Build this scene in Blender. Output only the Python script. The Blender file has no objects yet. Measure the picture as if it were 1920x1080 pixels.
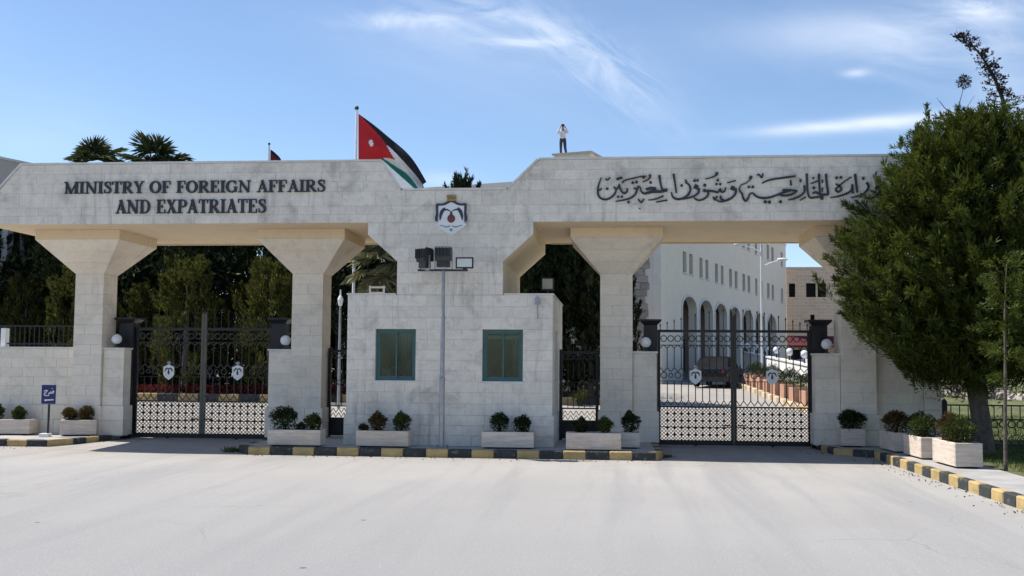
import bpy, bmesh, math, random
import numpy as np
from mathutils import Vector, Matrix
R = math.radians
scene = bpy.context.scene
COL = scene.collection

# ------------------------------------------------------------------ camera
cam_data = bpy.data.cameras.new('camera')
cam_data.sensor_width = 36.0
cam_data.lens = 37.24
cam_data.clip_start = 0.1
cam_data.clip_end = 6000
cam = bpy.data.objects.new('camera', cam_data)
COL.objects.link(cam)
YAW, PITCH, ROLL = 0.0923, 0.0699, 0.0071
fw = Vector((-math.sin(YAW)*math.cos(PITCH), math.cos(YAW)*math.cos(PITCH), math.sin(PITCH)))
rt = Vector((math.cos(YAW), math.sin(YAW), 0))
up = rt.cross(fw)
rt2 = rt*math.cos(ROLL) + up*math.sin(ROLL)
up2 = -rt*math.sin(ROLL) + up*math.cos(ROLL)
M = Matrix((rt2, up2, -fw)).transposed().to_4x4()
M.translation = Vector((0, -22.0, 1.9))
cam.matrix_world = M
scene.camera = cam

# ------------------------------------------------------------------ light, sky, exposure
SUN = Vector((-0.62, 0.165, 1.0)).normalized()
sun_el = math.asin(SUN.z)
sun_rot = math.atan2(SUN.x, SUN.y)
sd = bpy.data.lights.new('sun', 'SUN')
sd.energy = 3.95
sd.angle = R(0.53)
sd.color = (1.0, 0.955, 0.89)
sun = bpy.data.objects.new('sun', sd)
COL.objects.link(sun)
sun.rotation_euler = SUN.to_track_quat('Z', 'Y').to_euler()
sun.location = (-20, 8, 40)

world = bpy.data.worlds.new('World')
scene.world = world
world.use_nodes = True
wn, wl = world.node_tree.nodes, world.node_tree.links
wn.clear()

def wmath(op, a, b=None, c=None, clamp=False):
    n = wn.new('ShaderNodeMath'); n.operation = op; n.use_clamp = clamp
    for i, v in enumerate((a, b, c)):
        if v is None: continue
        if isinstance(v, (int, float)): n.inputs[i].default_value = v
        else: wl.new(v, n.inputs[i])
    return n.outputs[0]

sky = wn.new('ShaderNodeTexSky')
sky.sky_type = 'NISHITA'
sky.sun_disc = False
sky.sun_elevation = sun_el
sky.sun_rotation = sun_rot
sky.altitude = 900
sky.air_density = 1.0
sky.dust_density = 0.35
sky.ozone_density = 3.0
tc = wn.new('ShaderNodeTexCoord')
sep = wn.new('ShaderNodeSeparateXYZ'); wl.new(tc.outputs['Generated'], sep.inputs[0])
az = wmath('ARCTAN2', sep.outputs[0], sep.outputs[1])
el = wmath('ARCSINE', sep.outputs[2])

def wnoise(sx, sy, ox, scale, detail, rough, dist, tilt=0.0):
    ct, st = math.cos(tilt), math.sin(tilt)
    a = wmath('ADD', wmath('MULTIPLY', az, ct), wmath('MULTIPLY', el, st))
    b = wmath('SUBTRACT', wmath('MULTIPLY', el, ct), wmath('MULTIPLY', az, st))
    cb = wn.new('ShaderNodeCombineXYZ')
    wl.new(wmath('MULTIPLY', a, sx), cb.inputs[0]); wl.new(wmath('MULTIPLY', b, sy), cb.inputs[1])
    cb.inputs[2].default_value = ox
    n = wn.new('ShaderNodeTexNoise')
    n.inputs['Scale'].default_value = scale; n.inputs['Detail'].default_value = detail
    n.inputs['Roughness'].default_value = rough; n.inputs['Distortion'].default_value = dist
    wl.new(cb.outputs[0], n.inputs['Vector'])
    return n.outputs['Fac']

def patch(a0, e0, wa, we, tilt, strength):
    ct, st = math.cos(tilt), math.sin(tilt)
    da = wmath('SUBTRACT', az, a0); de = wmath('SUBTRACT', el, e0)
    u = wmath('DIVIDE', wmath('ADD', wmath('MULTIPLY', da, ct), wmath('MULTIPLY', de, st)), wa)
    v = wmath('DIVIDE', wmath('SUBTRACT', wmath('MULTIPLY', de, ct), wmath('MULTIPLY', da, st)), we)
    r2 = wmath('ADD', wmath('MULTIPLY', u, u), wmath('MULTIPLY', v, v))
    return wmath('MULTIPLY', wmath('EXPONENT', wmath('MULTIPLY', r2, -1.0)), strength)

n_streak = wnoise(1.0, 3.2, 0.0, 9.0, 7.0, 0.62, 0.9, R(-8))
n_diag = wnoise(1.0, 4.2, 3.0, 11.0, 7.0, 0.62, 0.7, R(-36))
n_big = wnoise(0.8, 2.2, 7.0, 3.2, 5.0, 0.6, 0.5, R(-10))
def boost(n, lo, hi):
    m = wn.new('ShaderNodeMapRange'); m.clamp = True
    m.inputs['From Min'].default_value = lo; m.inputs['From Max'].default_value = hi
    wl.new(n, m.inputs['Value']); return m.outputs[0]
CL = [(-0.2168, 0.3134, 0.0429, 0.0067, 0.07, 0.75, 's'), (-0.1454, 0.311, 0.081, 0.019, -0.175, 0.42, 's'), (-0.0942, 0.3212, 0.0524, 0.0076, -0.209, 0.8, 's'), (-0.0812, 0.2976, 0.0429, 0.0043, 0.0, 0.7, 's'), (-0.0273, 0.283, 0.0762, 0.0181, -0.646, 0.62, 'd'), (0.0134, 0.2679, 0.0571, 0.0214, -0.733, 0.5, 'd'), (-0.1246, 0.2828, 0.1429, 0.0429, -0.175, 0.16, 'b'), (0.2236, 0.2948, 0.1238, 0.02, -0.035, 0.42, 'b'), (0.3135, 0.2861, 0.0714, 0.0333, 0.0, 0.5, 's'), (0.3269, 0.3065, 0.019, 0.0086, -0.175, 0.8, 's'), (0.2407, 0.2141, 0.0905, 0.0065, 0.017, 0.6, 'b'), (0.235, 0.2141, 0.075, 0.006, 0.017, 0.35, 's'), (0.1944, 0.214, 0.0619, 0.004, 0.035, 0.35, 'b'), (0.2254, 0.2593, 0.0105, 0.0033, 0.0, 0.5, 'b'), (0.3511, 0.2511, 0.0286, 0.0571, 0.0, 0.3, 'b'), (-0.159, 0.1704, 0.0286, 0.0076, 0.0, 0.6, 'b'), (-0.5235, 0.1974, 0.0667, 0.0286, 0.0, 0.14, 'b')]
tot = None
for (a0, e0, wa, we, tilt, s, kind) in CL:
    p = patch(a0, e0, wa, we, tilt, s)
    if kind == 'd': p = wmath('MULTIPLY', p, boost(n_diag, 0.38, 0.72))
    elif kind == 's': p = wmath('MULTIPLY', p, boost(n_streak, 0.36, 0.70))
    else: p = wmath('MULTIPLY', p, boost(n_big, 0.25, 0.6))
    tot = p if tot is None else wmath('ADD', tot, p)
thin = wmath('MULTIPLY', wmath('MULTIPLY', boost(n_big, 0.5, 0.8), boost(n_streak, 0.35, 0.75)), 0.16)
tot = wmath('ADD', tot, thin, clamp=True)
mix = wn.new('ShaderNodeMix'); mix.data_type = 'RGBA'
wl.new(wmath('MINIMUM', wmath('MULTIPLY', tot, 0.8), 0.7), mix.inputs['Factor'])
wl.new(sky.outputs[0], mix.inputs[6])
mix.inputs[7].default_value = (6.4, 6.9, 7.7, 1)
bg = wn.new('ShaderNodeBackground'); bg.inputs['Strength'].default_value = 0.098
wl.new(mix.outputs[2], bg.inputs['Color'])
wo = wn.new('ShaderNodeOutputWorld'); wl.new(bg.outputs[0], wo.inputs['Surface'])

scene.view_settings.view_transform = 'Standard'
scene.view_settings.look = 'None'
scene.view_settings.gamma = 1.0
scene.view_settings.use_curve_mapping = False
scene.view_settings.exposure = 0.75
scene.render.engine = 'CYCLES'
scene.cycles.max_bounces = 8
scene.cycles.transparent_max_bounces = 12

# ------------------------------------------------------------------ materials
def new_mat(name):
    m = bpy.data.materials.new(name); m.use_nodes = True
    nt = m.node_tree; nt.nodes.clear()
    out = nt.nodes.new('ShaderNodeOutputMaterial')
    b = nt.nodes.new('ShaderNodeBsdfPrincipled')
    nt.links.new(b.outputs[0], out.inputs[0])
    return m, nt, b, out
def N(nt, t, **kw):
    n = nt.nodes.new(t)
    for k, v in kw.items(): setattr(n, k, v)
    return n
def noise(nt, vec, scale, detail=5, rough=0.55, dist=0.0):
    n = N(nt, 'ShaderNodeTexNoise')
    n.inputs['Scale'].default_value = scale; n.inputs['Detail'].default_value = detail
    n.inputs['Roughness'].default_value = rough; n.inputs['Distortion'].default_value = dist
    if vec is not None: nt.links.new(vec, n.inputs['Vector'])
    return n.outputs['Fac']
def mapr(nt, v, a, b, c, d):
    n = N(nt, 'ShaderNodeMapRange'); n.clamp = True
    for i, x in zip(('From Min', 'From Max', 'To Min', 'To Max'), (a, b, c, d)): n.inputs[i].default_value = x
    nt.links.new(v, n.inputs['Value']); return n.outputs[0]
def mth(nt, op, a, b):
    n = N(nt, 'ShaderNodeMath'); n.operation = op
    for i, v in enumerate((a, b)):
        if isinstance(v, (int, float)): n.inputs[i].default_value = v
        else: nt.links.new(v, n.inputs[i])
    return n.outputs[0]
def mixc(nt, f, a, b, mode='MIX'):
    n = N(nt, 'ShaderNodeMix'); n.data_type = 'RGBA'; n.blend_type = mode
    for i, v in ((0, f), (6, a), (7, b)):
        if isinstance(v, (int, float)): n.inputs[i].default_value = v
        elif isinstance(v, tuple): n.inputs[i].default_value = (*v, 1)
        else: nt.links.new(v, n.inputs[i])
    return n.outputs[2]
def pos(nt, s=(1, 1, 1)):
    g = N(nt, 'ShaderNodeNewGeometry')
    mp = N(nt, 'ShaderNodeMapping'); mp.inputs['Scale'].default_value = s
    nt.links.new(g.outputs['Position'], mp.inputs['Vector'])
    return mp.outputs[0]
def bump(nt, b, h, strength, dist=0.02):
    n = N(nt, 'ShaderNodeBump'); n.inputs['Strength'].default_value = strength; n.inputs['Distance'].default_value = dist
    nt.links.new(h, n.inputs['Height']); nt.links.new(n.outputs[0], b.inputs['Normal'])
def simple(name, col, rough=0.6, metal=0.0, var=0.12, scale=6.0, bmp=0.0, spec=0.4):
    m, nt, b, o = new_mat(name)
    p = pos(nt)
    nz = noise(nt, p, scale, 5, 0.6)
    c = mixc(nt, mapr(nt, nz, 0.3, 0.7, 0, 1), tuple(x*(1-var) for x in col), tuple(min(1, x*(1+var)) for x in col))
    nt.links.new(c, b.inputs['Base Color'])
    b.inputs['Roughness'].default_value = rough; b.inputs['Metallic'].default_value = metal
    b.inputs['Specular IOR Level'].default_value = spec
    if bmp: bump(nt, b, noise(nt, p, scale*6, 4, 0.6), bmp)
    return m
def stone_mat(name, base, stain=0.5, warm=(0.62, 0.50, 0.36), rand=0.10, warmth=0.25):
    m, nt, b, o = new_mat(name)
    p = pos(nt)
    trav = name == 'travertine'
    oi = N(nt, 'ShaderNodeObjectInfo')
    c = mixc(nt, mapr(nt, oi.outputs['Random'], 0, 1, 0, 1), tuple(x*(1-rand) for x in base), tuple(min(1, x*(1+rand)) for x in base))
    # warm patina patches
    nb = noise(nt, p, 0.55, 4, 0.6)
    c = mixc(nt, mapr(nt, nb, 0.48, 0.72, 0, warmth), c, warm)
    # grey lichen and soot blotches
    n2 = noise(nt, p, 1.5, 7, 0.68, 0.6)
    c = mixc(nt, mapr(nt, n2, 0.52, 0.76, 0, 0.62*stain), c, (0.19, 0.185, 0.17))
    # vertical rain streaks
    n3 = noise(nt, pos(nt, (3.2, 3.2, 0.28)), 1.6, 6, 0.65, 0.15)
    n3b = noise(nt, p, 0.7, 3, 0.5)
    f = mth(nt, 'MULTIPLY', mapr(nt, n3, 0.53, 0.72, 0, 1), mapr(nt, n3b, 0.4, 0.65, 0, 0.6*stain))
    c = mixc(nt, f, c, (0.16, 0.15, 0.13))
    # mottling a hand's breadth across
    n6 = noise(nt, p, 5.5, 6, 0.72, 0.3)
    c = mixc(nt, mapr(nt, n6, 0.46, 0.72, 0, 0.34*stain), c, (0.34, 0.325, 0.30))
    # fine grain
    n4 = noise(nt, p, 26, 5, 0.7)
    c = mixc(nt, mapr(nt, n4, 0.3, 0.75, 0.0, 0.22), c, (0.30, 0.285, 0.26))
    if trav:
        n5 = noise(nt, pos(nt, (2.2, 2.2, 26)), 1.0, 5, 0.7, 0.3)
        c = mixc(nt, mapr(nt, n5, 0.40, 0.66, 0, 0.55), c, (0.36, 0.30, 0.25))
    nt.links.new(c, b.inputs['Base Color'])
    b.inputs['Roughness'].default_value = 0.85; b.inputs['Specular IOR Level'].default_value = 0.25
    bump(nt, b, noise(nt, p, 30, 6, 0.7), 0.35, 0.015)
    return m
def leaf_mat(name, dark, light, tip=None, trans=0.3, big=0.9):
    m, nt, b, o = new_mat(name)
    nt.nodes.remove(b)
    g = N(nt, 'ShaderNodeNewGeometry')
    f = mapr(nt, g.outputs['Random Per Island'], 0, 1, 0, 1)
    nz = noise(nt, pos(nt), big, 3, 0.6)
    f2 = mth(nt, 'ADD', mth(nt, 'MULTIPLY', f, 0.55), mapr(nt, nz, 0.35, 0.68, 0, 0.45))
    c = mixc(nt, f2, dark, light)
    if tip:
        c = mixc(nt, mapr(nt, g.outputs['Random Per Island'], 0.90, 0.96, 0, 0.8), c, tip)
    d = N(nt, 'ShaderNodeBsdfDiffuse'); nt.links.new(c, d.inputs['Color'])
    t = N(nt, 'ShaderNodeBsdfTranslucent'); nt.links.new(mixc(nt, 0.5, c, (light[0]*1.5, light[1]*1.4, light[2])), t.inputs['Color'])
    gl = N(nt, 'ShaderNodeBsdfGlossy'); gl.inputs['Roughness'].default_value = 0.5; gl.inputs['Color'].default_value = (0.8, 0.9, 0.6, 1)
    ms = N(nt, 'ShaderNodeMixShader'); ms.inputs[0].default_value = trans
    nt.links.new(d.outputs[0], ms.inputs[1]); nt.links.new(t.outputs[0], ms.inputs[2])
    m2 = N(nt, 'ShaderNodeMixShader'); m2.inputs[0].default_value = 0.015
    nt.links.new(ms.outputs[0], m2.inputs[1]); nt.links.new(gl.outputs[0], m2.inputs[2])
    nt.links.new(m2.outputs[0], o.inputs[0])
    return m

MAT = {}
MAT['stone'] = stone_mat('limestone', (0.84, 0.765, 0.66), 1.0, rand=0.06)
MAT['stone_clean'] = stone_mat('limestone_clean', (0.83, 0.745, 0.625), 0.6, rand=0.045)
MAT['mortar'] = simple('mortar', (0.70, 0.63, 0.535), 0.9, var=0.15, scale=9)
MAT['plaster'] = stone_mat('warm_plaster', (0.80, 0.655, 0.45), 0.3, rand=0.0, warmth=0.35)
MAT['coping'] = simple('coping_stone', (0.66, 0.64, 0.60), 0.8, var=0.12, scale=4, bmp=0.2)
MAT['black'] = simple('black_paint', (0.012, 0.012, 0.014), 0.45, var=0.3, scale=5)
MAT['bronze'] = simple('dark_bronze_paint', (0.040, 0.036, 0.027), 0.5, var=0.25, scale=5)
MAT['letter'] = simple('lettering_metal', (0.030, 0.032, 0.042), 0.5, var=0.2, scale=8)
MAT['white'] = simple('white_enamel', (0.78, 0.78, 0.77), 0.45, var=0.05)
MAT['white_wall'] = simple('white_render', (0.80, 0.79, 0.76), 0.8, var=0.05, scale=1.0)
MAT['globe'] = simple('opal_glass', (0.72, 0.73, 0.76), 0.25, var=0.03)
MAT['teal'] = simple('teal_aluminium', (0.055, 0.125, 0.125), 0.4, metal=0.2, var=0.12)
MAT['steel'] = simple('galvanised_steel', (0.33, 0.33, 0.35), 0.45, metal=0.6, var=0.18, scale=7)
MAT['dark_metal'] = simple('dark_grey_metal', (0.045, 0.047, 0.047), 0.45, metal=0.3, var=0.25)
MAT['lens'] = simple('lamp_lens', (0.62, 0.64, 0.60), 0.25, var=0.06)
def kerb_paint(name, col, worn):
    m, nt, b, o = new_mat(name)
    p = pos(nt)
    c = mixc(nt, mapr(nt, noise(nt, p, 4, 5, 0.6), 0.3, 0.7, 0, 1), tuple(v*.72 for v in col), tuple(v*1.15 for v in col))
    w = noise(nt, p, 11, 7, 0.72, 0.5)
    c = mixc(nt, mapr(nt, w, 0.56, 0.66, 0, worn), c, (0.34, 0.31, 0.27))
    sc = noise(nt, pos(nt, (1.2, 1.2, 16)), 2.0, 5, 0.65)
    c = mixc(nt, mapr(nt, sc, 0.58, 0.70, 0, 0.6), c, (0.06, 0.055, 0.05))
    nt.links.new(c, b.inputs['Base Color']); b.inputs['Roughness'].default_value = 0.8; b.inputs['Specular IOR Level'].default_value = 0.25
    bump(nt, b, noise(nt, p, 40, 5, 0.7), 0.5, 0.01)
    return m
MAT['yellow'] = kerb_paint('yellow_kerb_paint', (0.46, 0.335, 0.15), 0.75)
MAT['kblack'] = kerb_paint('black_kerb_paint', (0.045, 0.050, 0.050), 0.55)
_u = simple('yellow_kerb_paint', (0.44, 0.32, 0.145), 0.75, var=0.38, scale=5, bmp=0.25)
_u = simple('black_kerb_paint', (0.035, 0.040, 0.045), 0.65, var=0.35, scale=5, bmp=0.25)
MAT['travertine'] = stone_mat('travertine', (0.74, 0.62, 0.525), 0.35, rand=0.05, warmth=0.4)
MAT['soil'] = simple('soil', (0.055, 0.040, 0.028), 0.95, var=0.35, scale=20, bmp=0.5)
MAT['bark'] = simple('bark', (0.13, 0.105, 0.085), 0.95, var=0.4, scale=11, bmp=0.9)
MAT['wood_dark'] = simple('twig', (0.045, 0.033, 0.027), 0.9, var=0.3)
MAT['blue'] = simple('blue_sign_paint', (0.022, 0.022, 0.115), 0.4, var=0.1)
MAT['paving'] = simple('grey_paving', (0.36, 0.345, 0.325), 0.9, var=0.16, scale=2.5, bmp=0.3)
MAT['terracotta'] = simple('terracotta_box', (0.44, 0.245, 0.165), 0.85, var=0.15, scale=4)
MAT['maroon'] = simple('maroon_fabric', (0.10, 0.012, 0.02), 0.8)
MAT['pane'] = simple('dark_window_glass', (0.016, 0.017, 0.018), 0.5, var=0.3, scale=1.2, spec=0.02)
MAT['facade'] = stone_mat('pale_facade', (0.88, 0.785, 0.65), 0.2, rand=0.0, warmth=0.15)
MAT['grey_facade'] = stone_mat('grey_facade', (0.56, 0.50, 0.45), 0.3, rand=0.0, warmth=0.15)
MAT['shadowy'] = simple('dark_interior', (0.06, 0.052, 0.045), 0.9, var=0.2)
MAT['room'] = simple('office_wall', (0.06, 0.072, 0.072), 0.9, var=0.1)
MAT['red'] = simple('flag_red', (0.52, 0.016, 0.022), 0.8, var=0.08, scale=2)
MAT['fblack'] = simple('flag_black', (0.012, 0.012, 0.018), 0.8)
MAT['fwhite'] = simple('flag_white', (0.74, 0.75, 0.78), 0.8, var=0.05)
MAT['fgreen'] = simple('flag_green', (0.02, 0.17, 0.115), 0.8)
MAT['tail'] = simple('tail_light_plastic', (0.12, 0.01, 0.012), 0.3)
MAT['fmaroon'] = simple('flag_dull_red', (0.20, 0.016, 0.03), 0.8)
MAT['gold'] = simple('gold_paint', (0.42, 0.24, 0.07), 0.45, metal=0.3)
MAT['brown'] = simple('brown_enamel', (0.16, 0.055, 0.045), 0.5)
MAT['navy'] = simple('wing_enamel', (0.045, 0.045, 0.07), 0.5)
MAT['curtain'] = simple('curtain_cloth', (0.50, 0.51, 0.47), 0.9, var=0.2)
MAT['arcade'] = simple('shade_brown_arcade', (0.15, 0.115, 0.085), 0.8, var=0.25, scale=0.8)  # deep shade under the arches is put into this dark brown
MAT['rubble'] = stone_mat('rubble_stone', (0.40, 0.345, 0.30), 0.6, rand=0.18, warmth=0.5)
MAT['car_paint'] = simple('dark_car_paint', (0.012, 0.013, 0.016), 0.25, var=0.1, spec=0.5)
MAT['rubber'] = simple('rubber', (0.015, 0.015, 0.015), 0.9)
MAT['skin'] = simple('skin', (0.38, 0.23, 0.16), 0.6)
MAT['shirt'] = simple('white_shirt', (0.74, 0.74, 0.74), 0.9)
MAT['trousers'] = simple('dark_trousers', (0.05, 0.055, 0.075), 0.9)

# leaves
MAT['pine'] = leaf_mat('pine_foliage', (0.013, 0.023, 0.006), (0.105, 0.132, 0.026), trans=0.24)
MAT['cypress'] = leaf_mat('cypress_foliage', (0.014, 0.021, 0.007), (0.088, 0.096, 0.022), tip=(0.19, 0.165, 0.06), trans=0.35)  # sunlit look of the front cypresses and their tips put into the leaf colours
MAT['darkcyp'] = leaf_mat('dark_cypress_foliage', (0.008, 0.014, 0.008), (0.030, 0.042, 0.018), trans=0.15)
MAT['shrub'] = leaf_mat('shrub_leaves', (0.018, 0.030, 0.010), (0.075, 0.095, 0.025), trans=0.2, big=6)
MAT['shrubdark'] = leaf_mat('dark_shrub_leaves', (0.010, 0.018, 0.008), (0.035, 0.050, 0.018), trans=0.2, big=6)
MAT['shrubred'] = leaf_mat('reddish_shrub_leaves', (0.030, 0.022, 0.010), (0.125, 0.078, 0.032), trans=0.2, big=6)
MAT['palm'] = leaf_mat('palm_leaves', (0.018, 0.028, 0.014), (0.060, 0.075, 0.030), trans=0.2)
MAT['palepalm'] = leaf_mat('pale_palm_leaves', (0.05, 0.06, 0.03), (0.26, 0.25, 0.15), trans=0.2)
MAT['grassleaf'] = leaf_mat('grass_blades', (0.030, 0.055, 0.012), (0.13, 0.16, 0.04), trans=0.3, big=2)
MAT['redflower'] = leaf_mat('red_flowers', (0.03, 0.010, 0.010), (0.15, 0.014, 0.020), trans=0.2, big=3)
MAT['dryleaf'] = leaf_mat('purple_brown_needles', (0.022, 0.016, 0.024), (0.06, 0.045, 0.05), trans=0.1)

def road_mat():
    m, nt, b, o = new_mat('pale_road_concrete')
    p = pos(nt)
    base = mixc(nt, mapr(nt, noise(nt, p, 0.22, 5, 0.6), 0.32, 0.68, 0, 1), (0.36, 0.34, 0.315), (0.435, 0.412, 0.382))
    # worn wheel tracks from the gates out across the forecourt
    w = noise(nt, pos(nt, (1.5, 0.10, 1)), 1.0, 5, 0.6, 0.5)
    base = mixc(nt, mapr(nt, w, 0.47, 0.66, 0, 0.62), base, (0.28, 0.275, 0.27))
    w2 = noise(nt, pos(nt, (0.12, 1.6, 1)), 1.0, 6, 0.65, 0.4)
    base = mixc(nt, mapr(nt, w2, 0.52, 0.72, 0, 0.35), base, (0.36, 0.34, 0.30))
    # greyer, darker tone towards the near side, edge broken by noise
    sy = N(nt, 'ShaderNodeSeparateXYZ'); nt.links.new(pos(nt), sy.inputs[0])
    yy = mth(nt, 'ADD', mth(nt, 'ADD', sy.outputs[1], mth(nt, 'MULTIPLY', sy.outputs[0], 0.25)), mth(nt, 'MULTIPLY', noise(nt, p, 0.35, 4, 0.6), 5.0))
    base = mixc(nt, mapr(nt, yy, -10.5, -2.0, 0.75, 0), base, (0.285, 0.28, 0.275))
    # aggregate speckle and small dark spots
    sp = noise(nt, p, 70, 3, 0.7)
    base = mixc(nt, mapr(nt, sp, 0.42, 0.66, 0, 0.50), base, (0.22, 0.215, 0.21))
    sp2 = noise(nt, p, 14, 6, 0.75)
    base = mixc(nt, mapr(nt, sp2, 0.45, 0.8, 0, 0.4), base, (0.28, 0.275, 0.27))
    sp3 = noise(nt, p, 38, 2, 0.5)
    base = mixc(nt, mapr(nt, sp3, 0.62, 0.70, 0, 0.45), base, (0.58, 0.57, 0.55))
    # hairline cracks
    wv = N(nt, 'ShaderNodeVectorMath'); wv.operation = 'ADD'
    nzc = N(nt, 'ShaderNodeTexNoise'); nzc.inputs['Scale'].default_value = 1.1; nzc.inputs['Detail'].default_value = 6; nt.links.new(p, nzc.inputs['Vector'])
    nt.links.new(p, wv.inputs[0]); nt.links.new(nzc.outputs['Color'], wv.inputs[1])
    vc = N(nt, 'ShaderNodeTexVoronoi'); vc.feature = 'DISTANCE_TO_EDGE'; vc.inputs['Scale'].default_value = 0.20; nt.links.new(wv.outputs[0], vc.inputs['Vector'])
    cf = mth(nt, 'MULTIPLY', mapr(nt, vc.outputs['Distance'], 0.001, 0.004, 0.28, 0), mapr(nt, noise(nt, p, 0.25, 3, 0.5), 0.45, 0.6, 0, 1))
    base = mixc(nt, cf, base, (0.12, 0.115, 0.11))
    # brown grit washed up against the kerbs
    gy = mth(nt, 'ADD', sy.outputs[1], mth(nt, 'MULTIPLY', noise(nt, p, 1.3, 6, 0.7), 1.6))
    gf = mth(nt, 'MULTIPLY', mapr(nt, gy, -1.6, -0.2, 0, 1), mapr(nt, noise(nt, pos(nt, (0.5, 2.5, 1)), 2.0, 6, 0.7), 0.40, 0.65, 0, 0.55))
    base = mixc(nt, gf, base, (0.27, 0.215, 0.15))
    v = N(nt, 'ShaderNodeTexVoronoi'); v.inputs['Scale'].default_value = 0.7; nt.links.new(p, v.inputs['Vector'])
    base = mixc(nt, mapr(nt, v.outputs['Distance'], 0.018, 0.03, 0.75, 0), base, (0.07, 0.065, 0.06))
    nt.links.new(base, b.inputs['Base Color'])
    b.inputs['Roughness'].default_value = 0.9; b.inputs['Specular IOR Level'].default_value = 0.2
    bump(nt, b, noise(nt, p, 55, 4, 0.7), 0.5, 0.012)
    return m
MAT['road'] = road_mat()
def lawn_mat():
    m, nt, b, o = new_mat('lawn_turf')
    p = pos(nt)
    c = mixc(nt, mapr(nt, noise(nt, p, 0.8, 6, 0.7), 0.35, 0.7, 0, 1), (0.075, 0.100, 0.024), (0.21, 0.195, 0.085))
    c = mixc(nt, mapr(nt, noise(nt, p, 18, 5, 0.7), 0.35, 0.75, 0, 0.6), c, (0.03, 0.05, 0.012))
    nt.links.new(c, b.inputs['Base Color']); b.inputs['Roughness'].default_value = 0.95
    bump(nt, b, noise(nt, p, 25, 5, 0.7), 0.8, 0.05)
    return m
MAT['lawn'] = lawn_mat()
MAT['earth'] = simple('dry_earth', (0.30, 0.26, 0.20), 0.95, var=0.2, scale=0.3)
def tan_brick():
    m, nt, b, o = new_mat('tan_brickwork')
    tcn = N(nt, 'ShaderNodeTexCoord')
    mp = N(nt, 'ShaderNodeMapping'); mp.inputs['Rotation'].default_value = (R(90), 0, 0)
    nt.links.new(tcn.outputs['Object'], mp.inputs['Vector'])
    br = N(nt, 'ShaderNodeTexBrick')
    br.inputs['Color1'].default_value = (0.70, 0.52, 0.37, 1); br.inputs['Color2'].default_value = (0.60, 0.45, 0.33, 1)
    br.inputs['Mortar'].default_value = (0.72, 0.62, 0.50, 1)
    br.inputs['Scale'].default_value = 1.0; br.inputs['Brick Width'].default_value = 0.7; br.inputs['Row Height'].default_value = 0.28
    br.inputs['Mortar Size'].default_value = 0.02
    nt.links.new(mp.outputs[0], br.inputs['Vector'])
    nt.links.new(br.outputs['Color'], b.inputs['Base Color']); b.inputs['Roughness'].default_value = 0.9
    return m
MAT['tanbrick'] = tan_brick()
def glass_mat():
    m, nt, b, o = new_mat('tinted_glass')
    nt.nodes.remove(b)
    t = N(nt, 'ShaderNodeBsdfTransparent'); t.inputs['Color'].default_value = (0.52, 0.60, 0.56, 1)
    g = N(nt, 'ShaderNodeBsdfGlossy'); g.inputs['Roughness'].default_value = 0.09; g.inputs['Color'].default_value = (0.8, 0.9, 0.88, 1)
    lw = N(nt, 'ShaderNodeFresnel'); lw.inputs['IOR'].default_value = 1.5
    ms = N(nt, 'ShaderNodeMixShader')
    nt.links.new(mth(nt, 'ADD', lw.outputs[0], 0.035), ms.inputs[0])
    nt.links.new(t.outputs[0], ms.inputs[1]); nt.links.new(g.outputs[0], ms.inputs[2]); nt.links.new(ms.outputs[0], o.inputs[0])
    return m
MAT['glass'] = glass_mat()
def mts(x):
    return [MAT[k] for k in (x if isinstance(x, (list, tuple)) else [x])]

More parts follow.
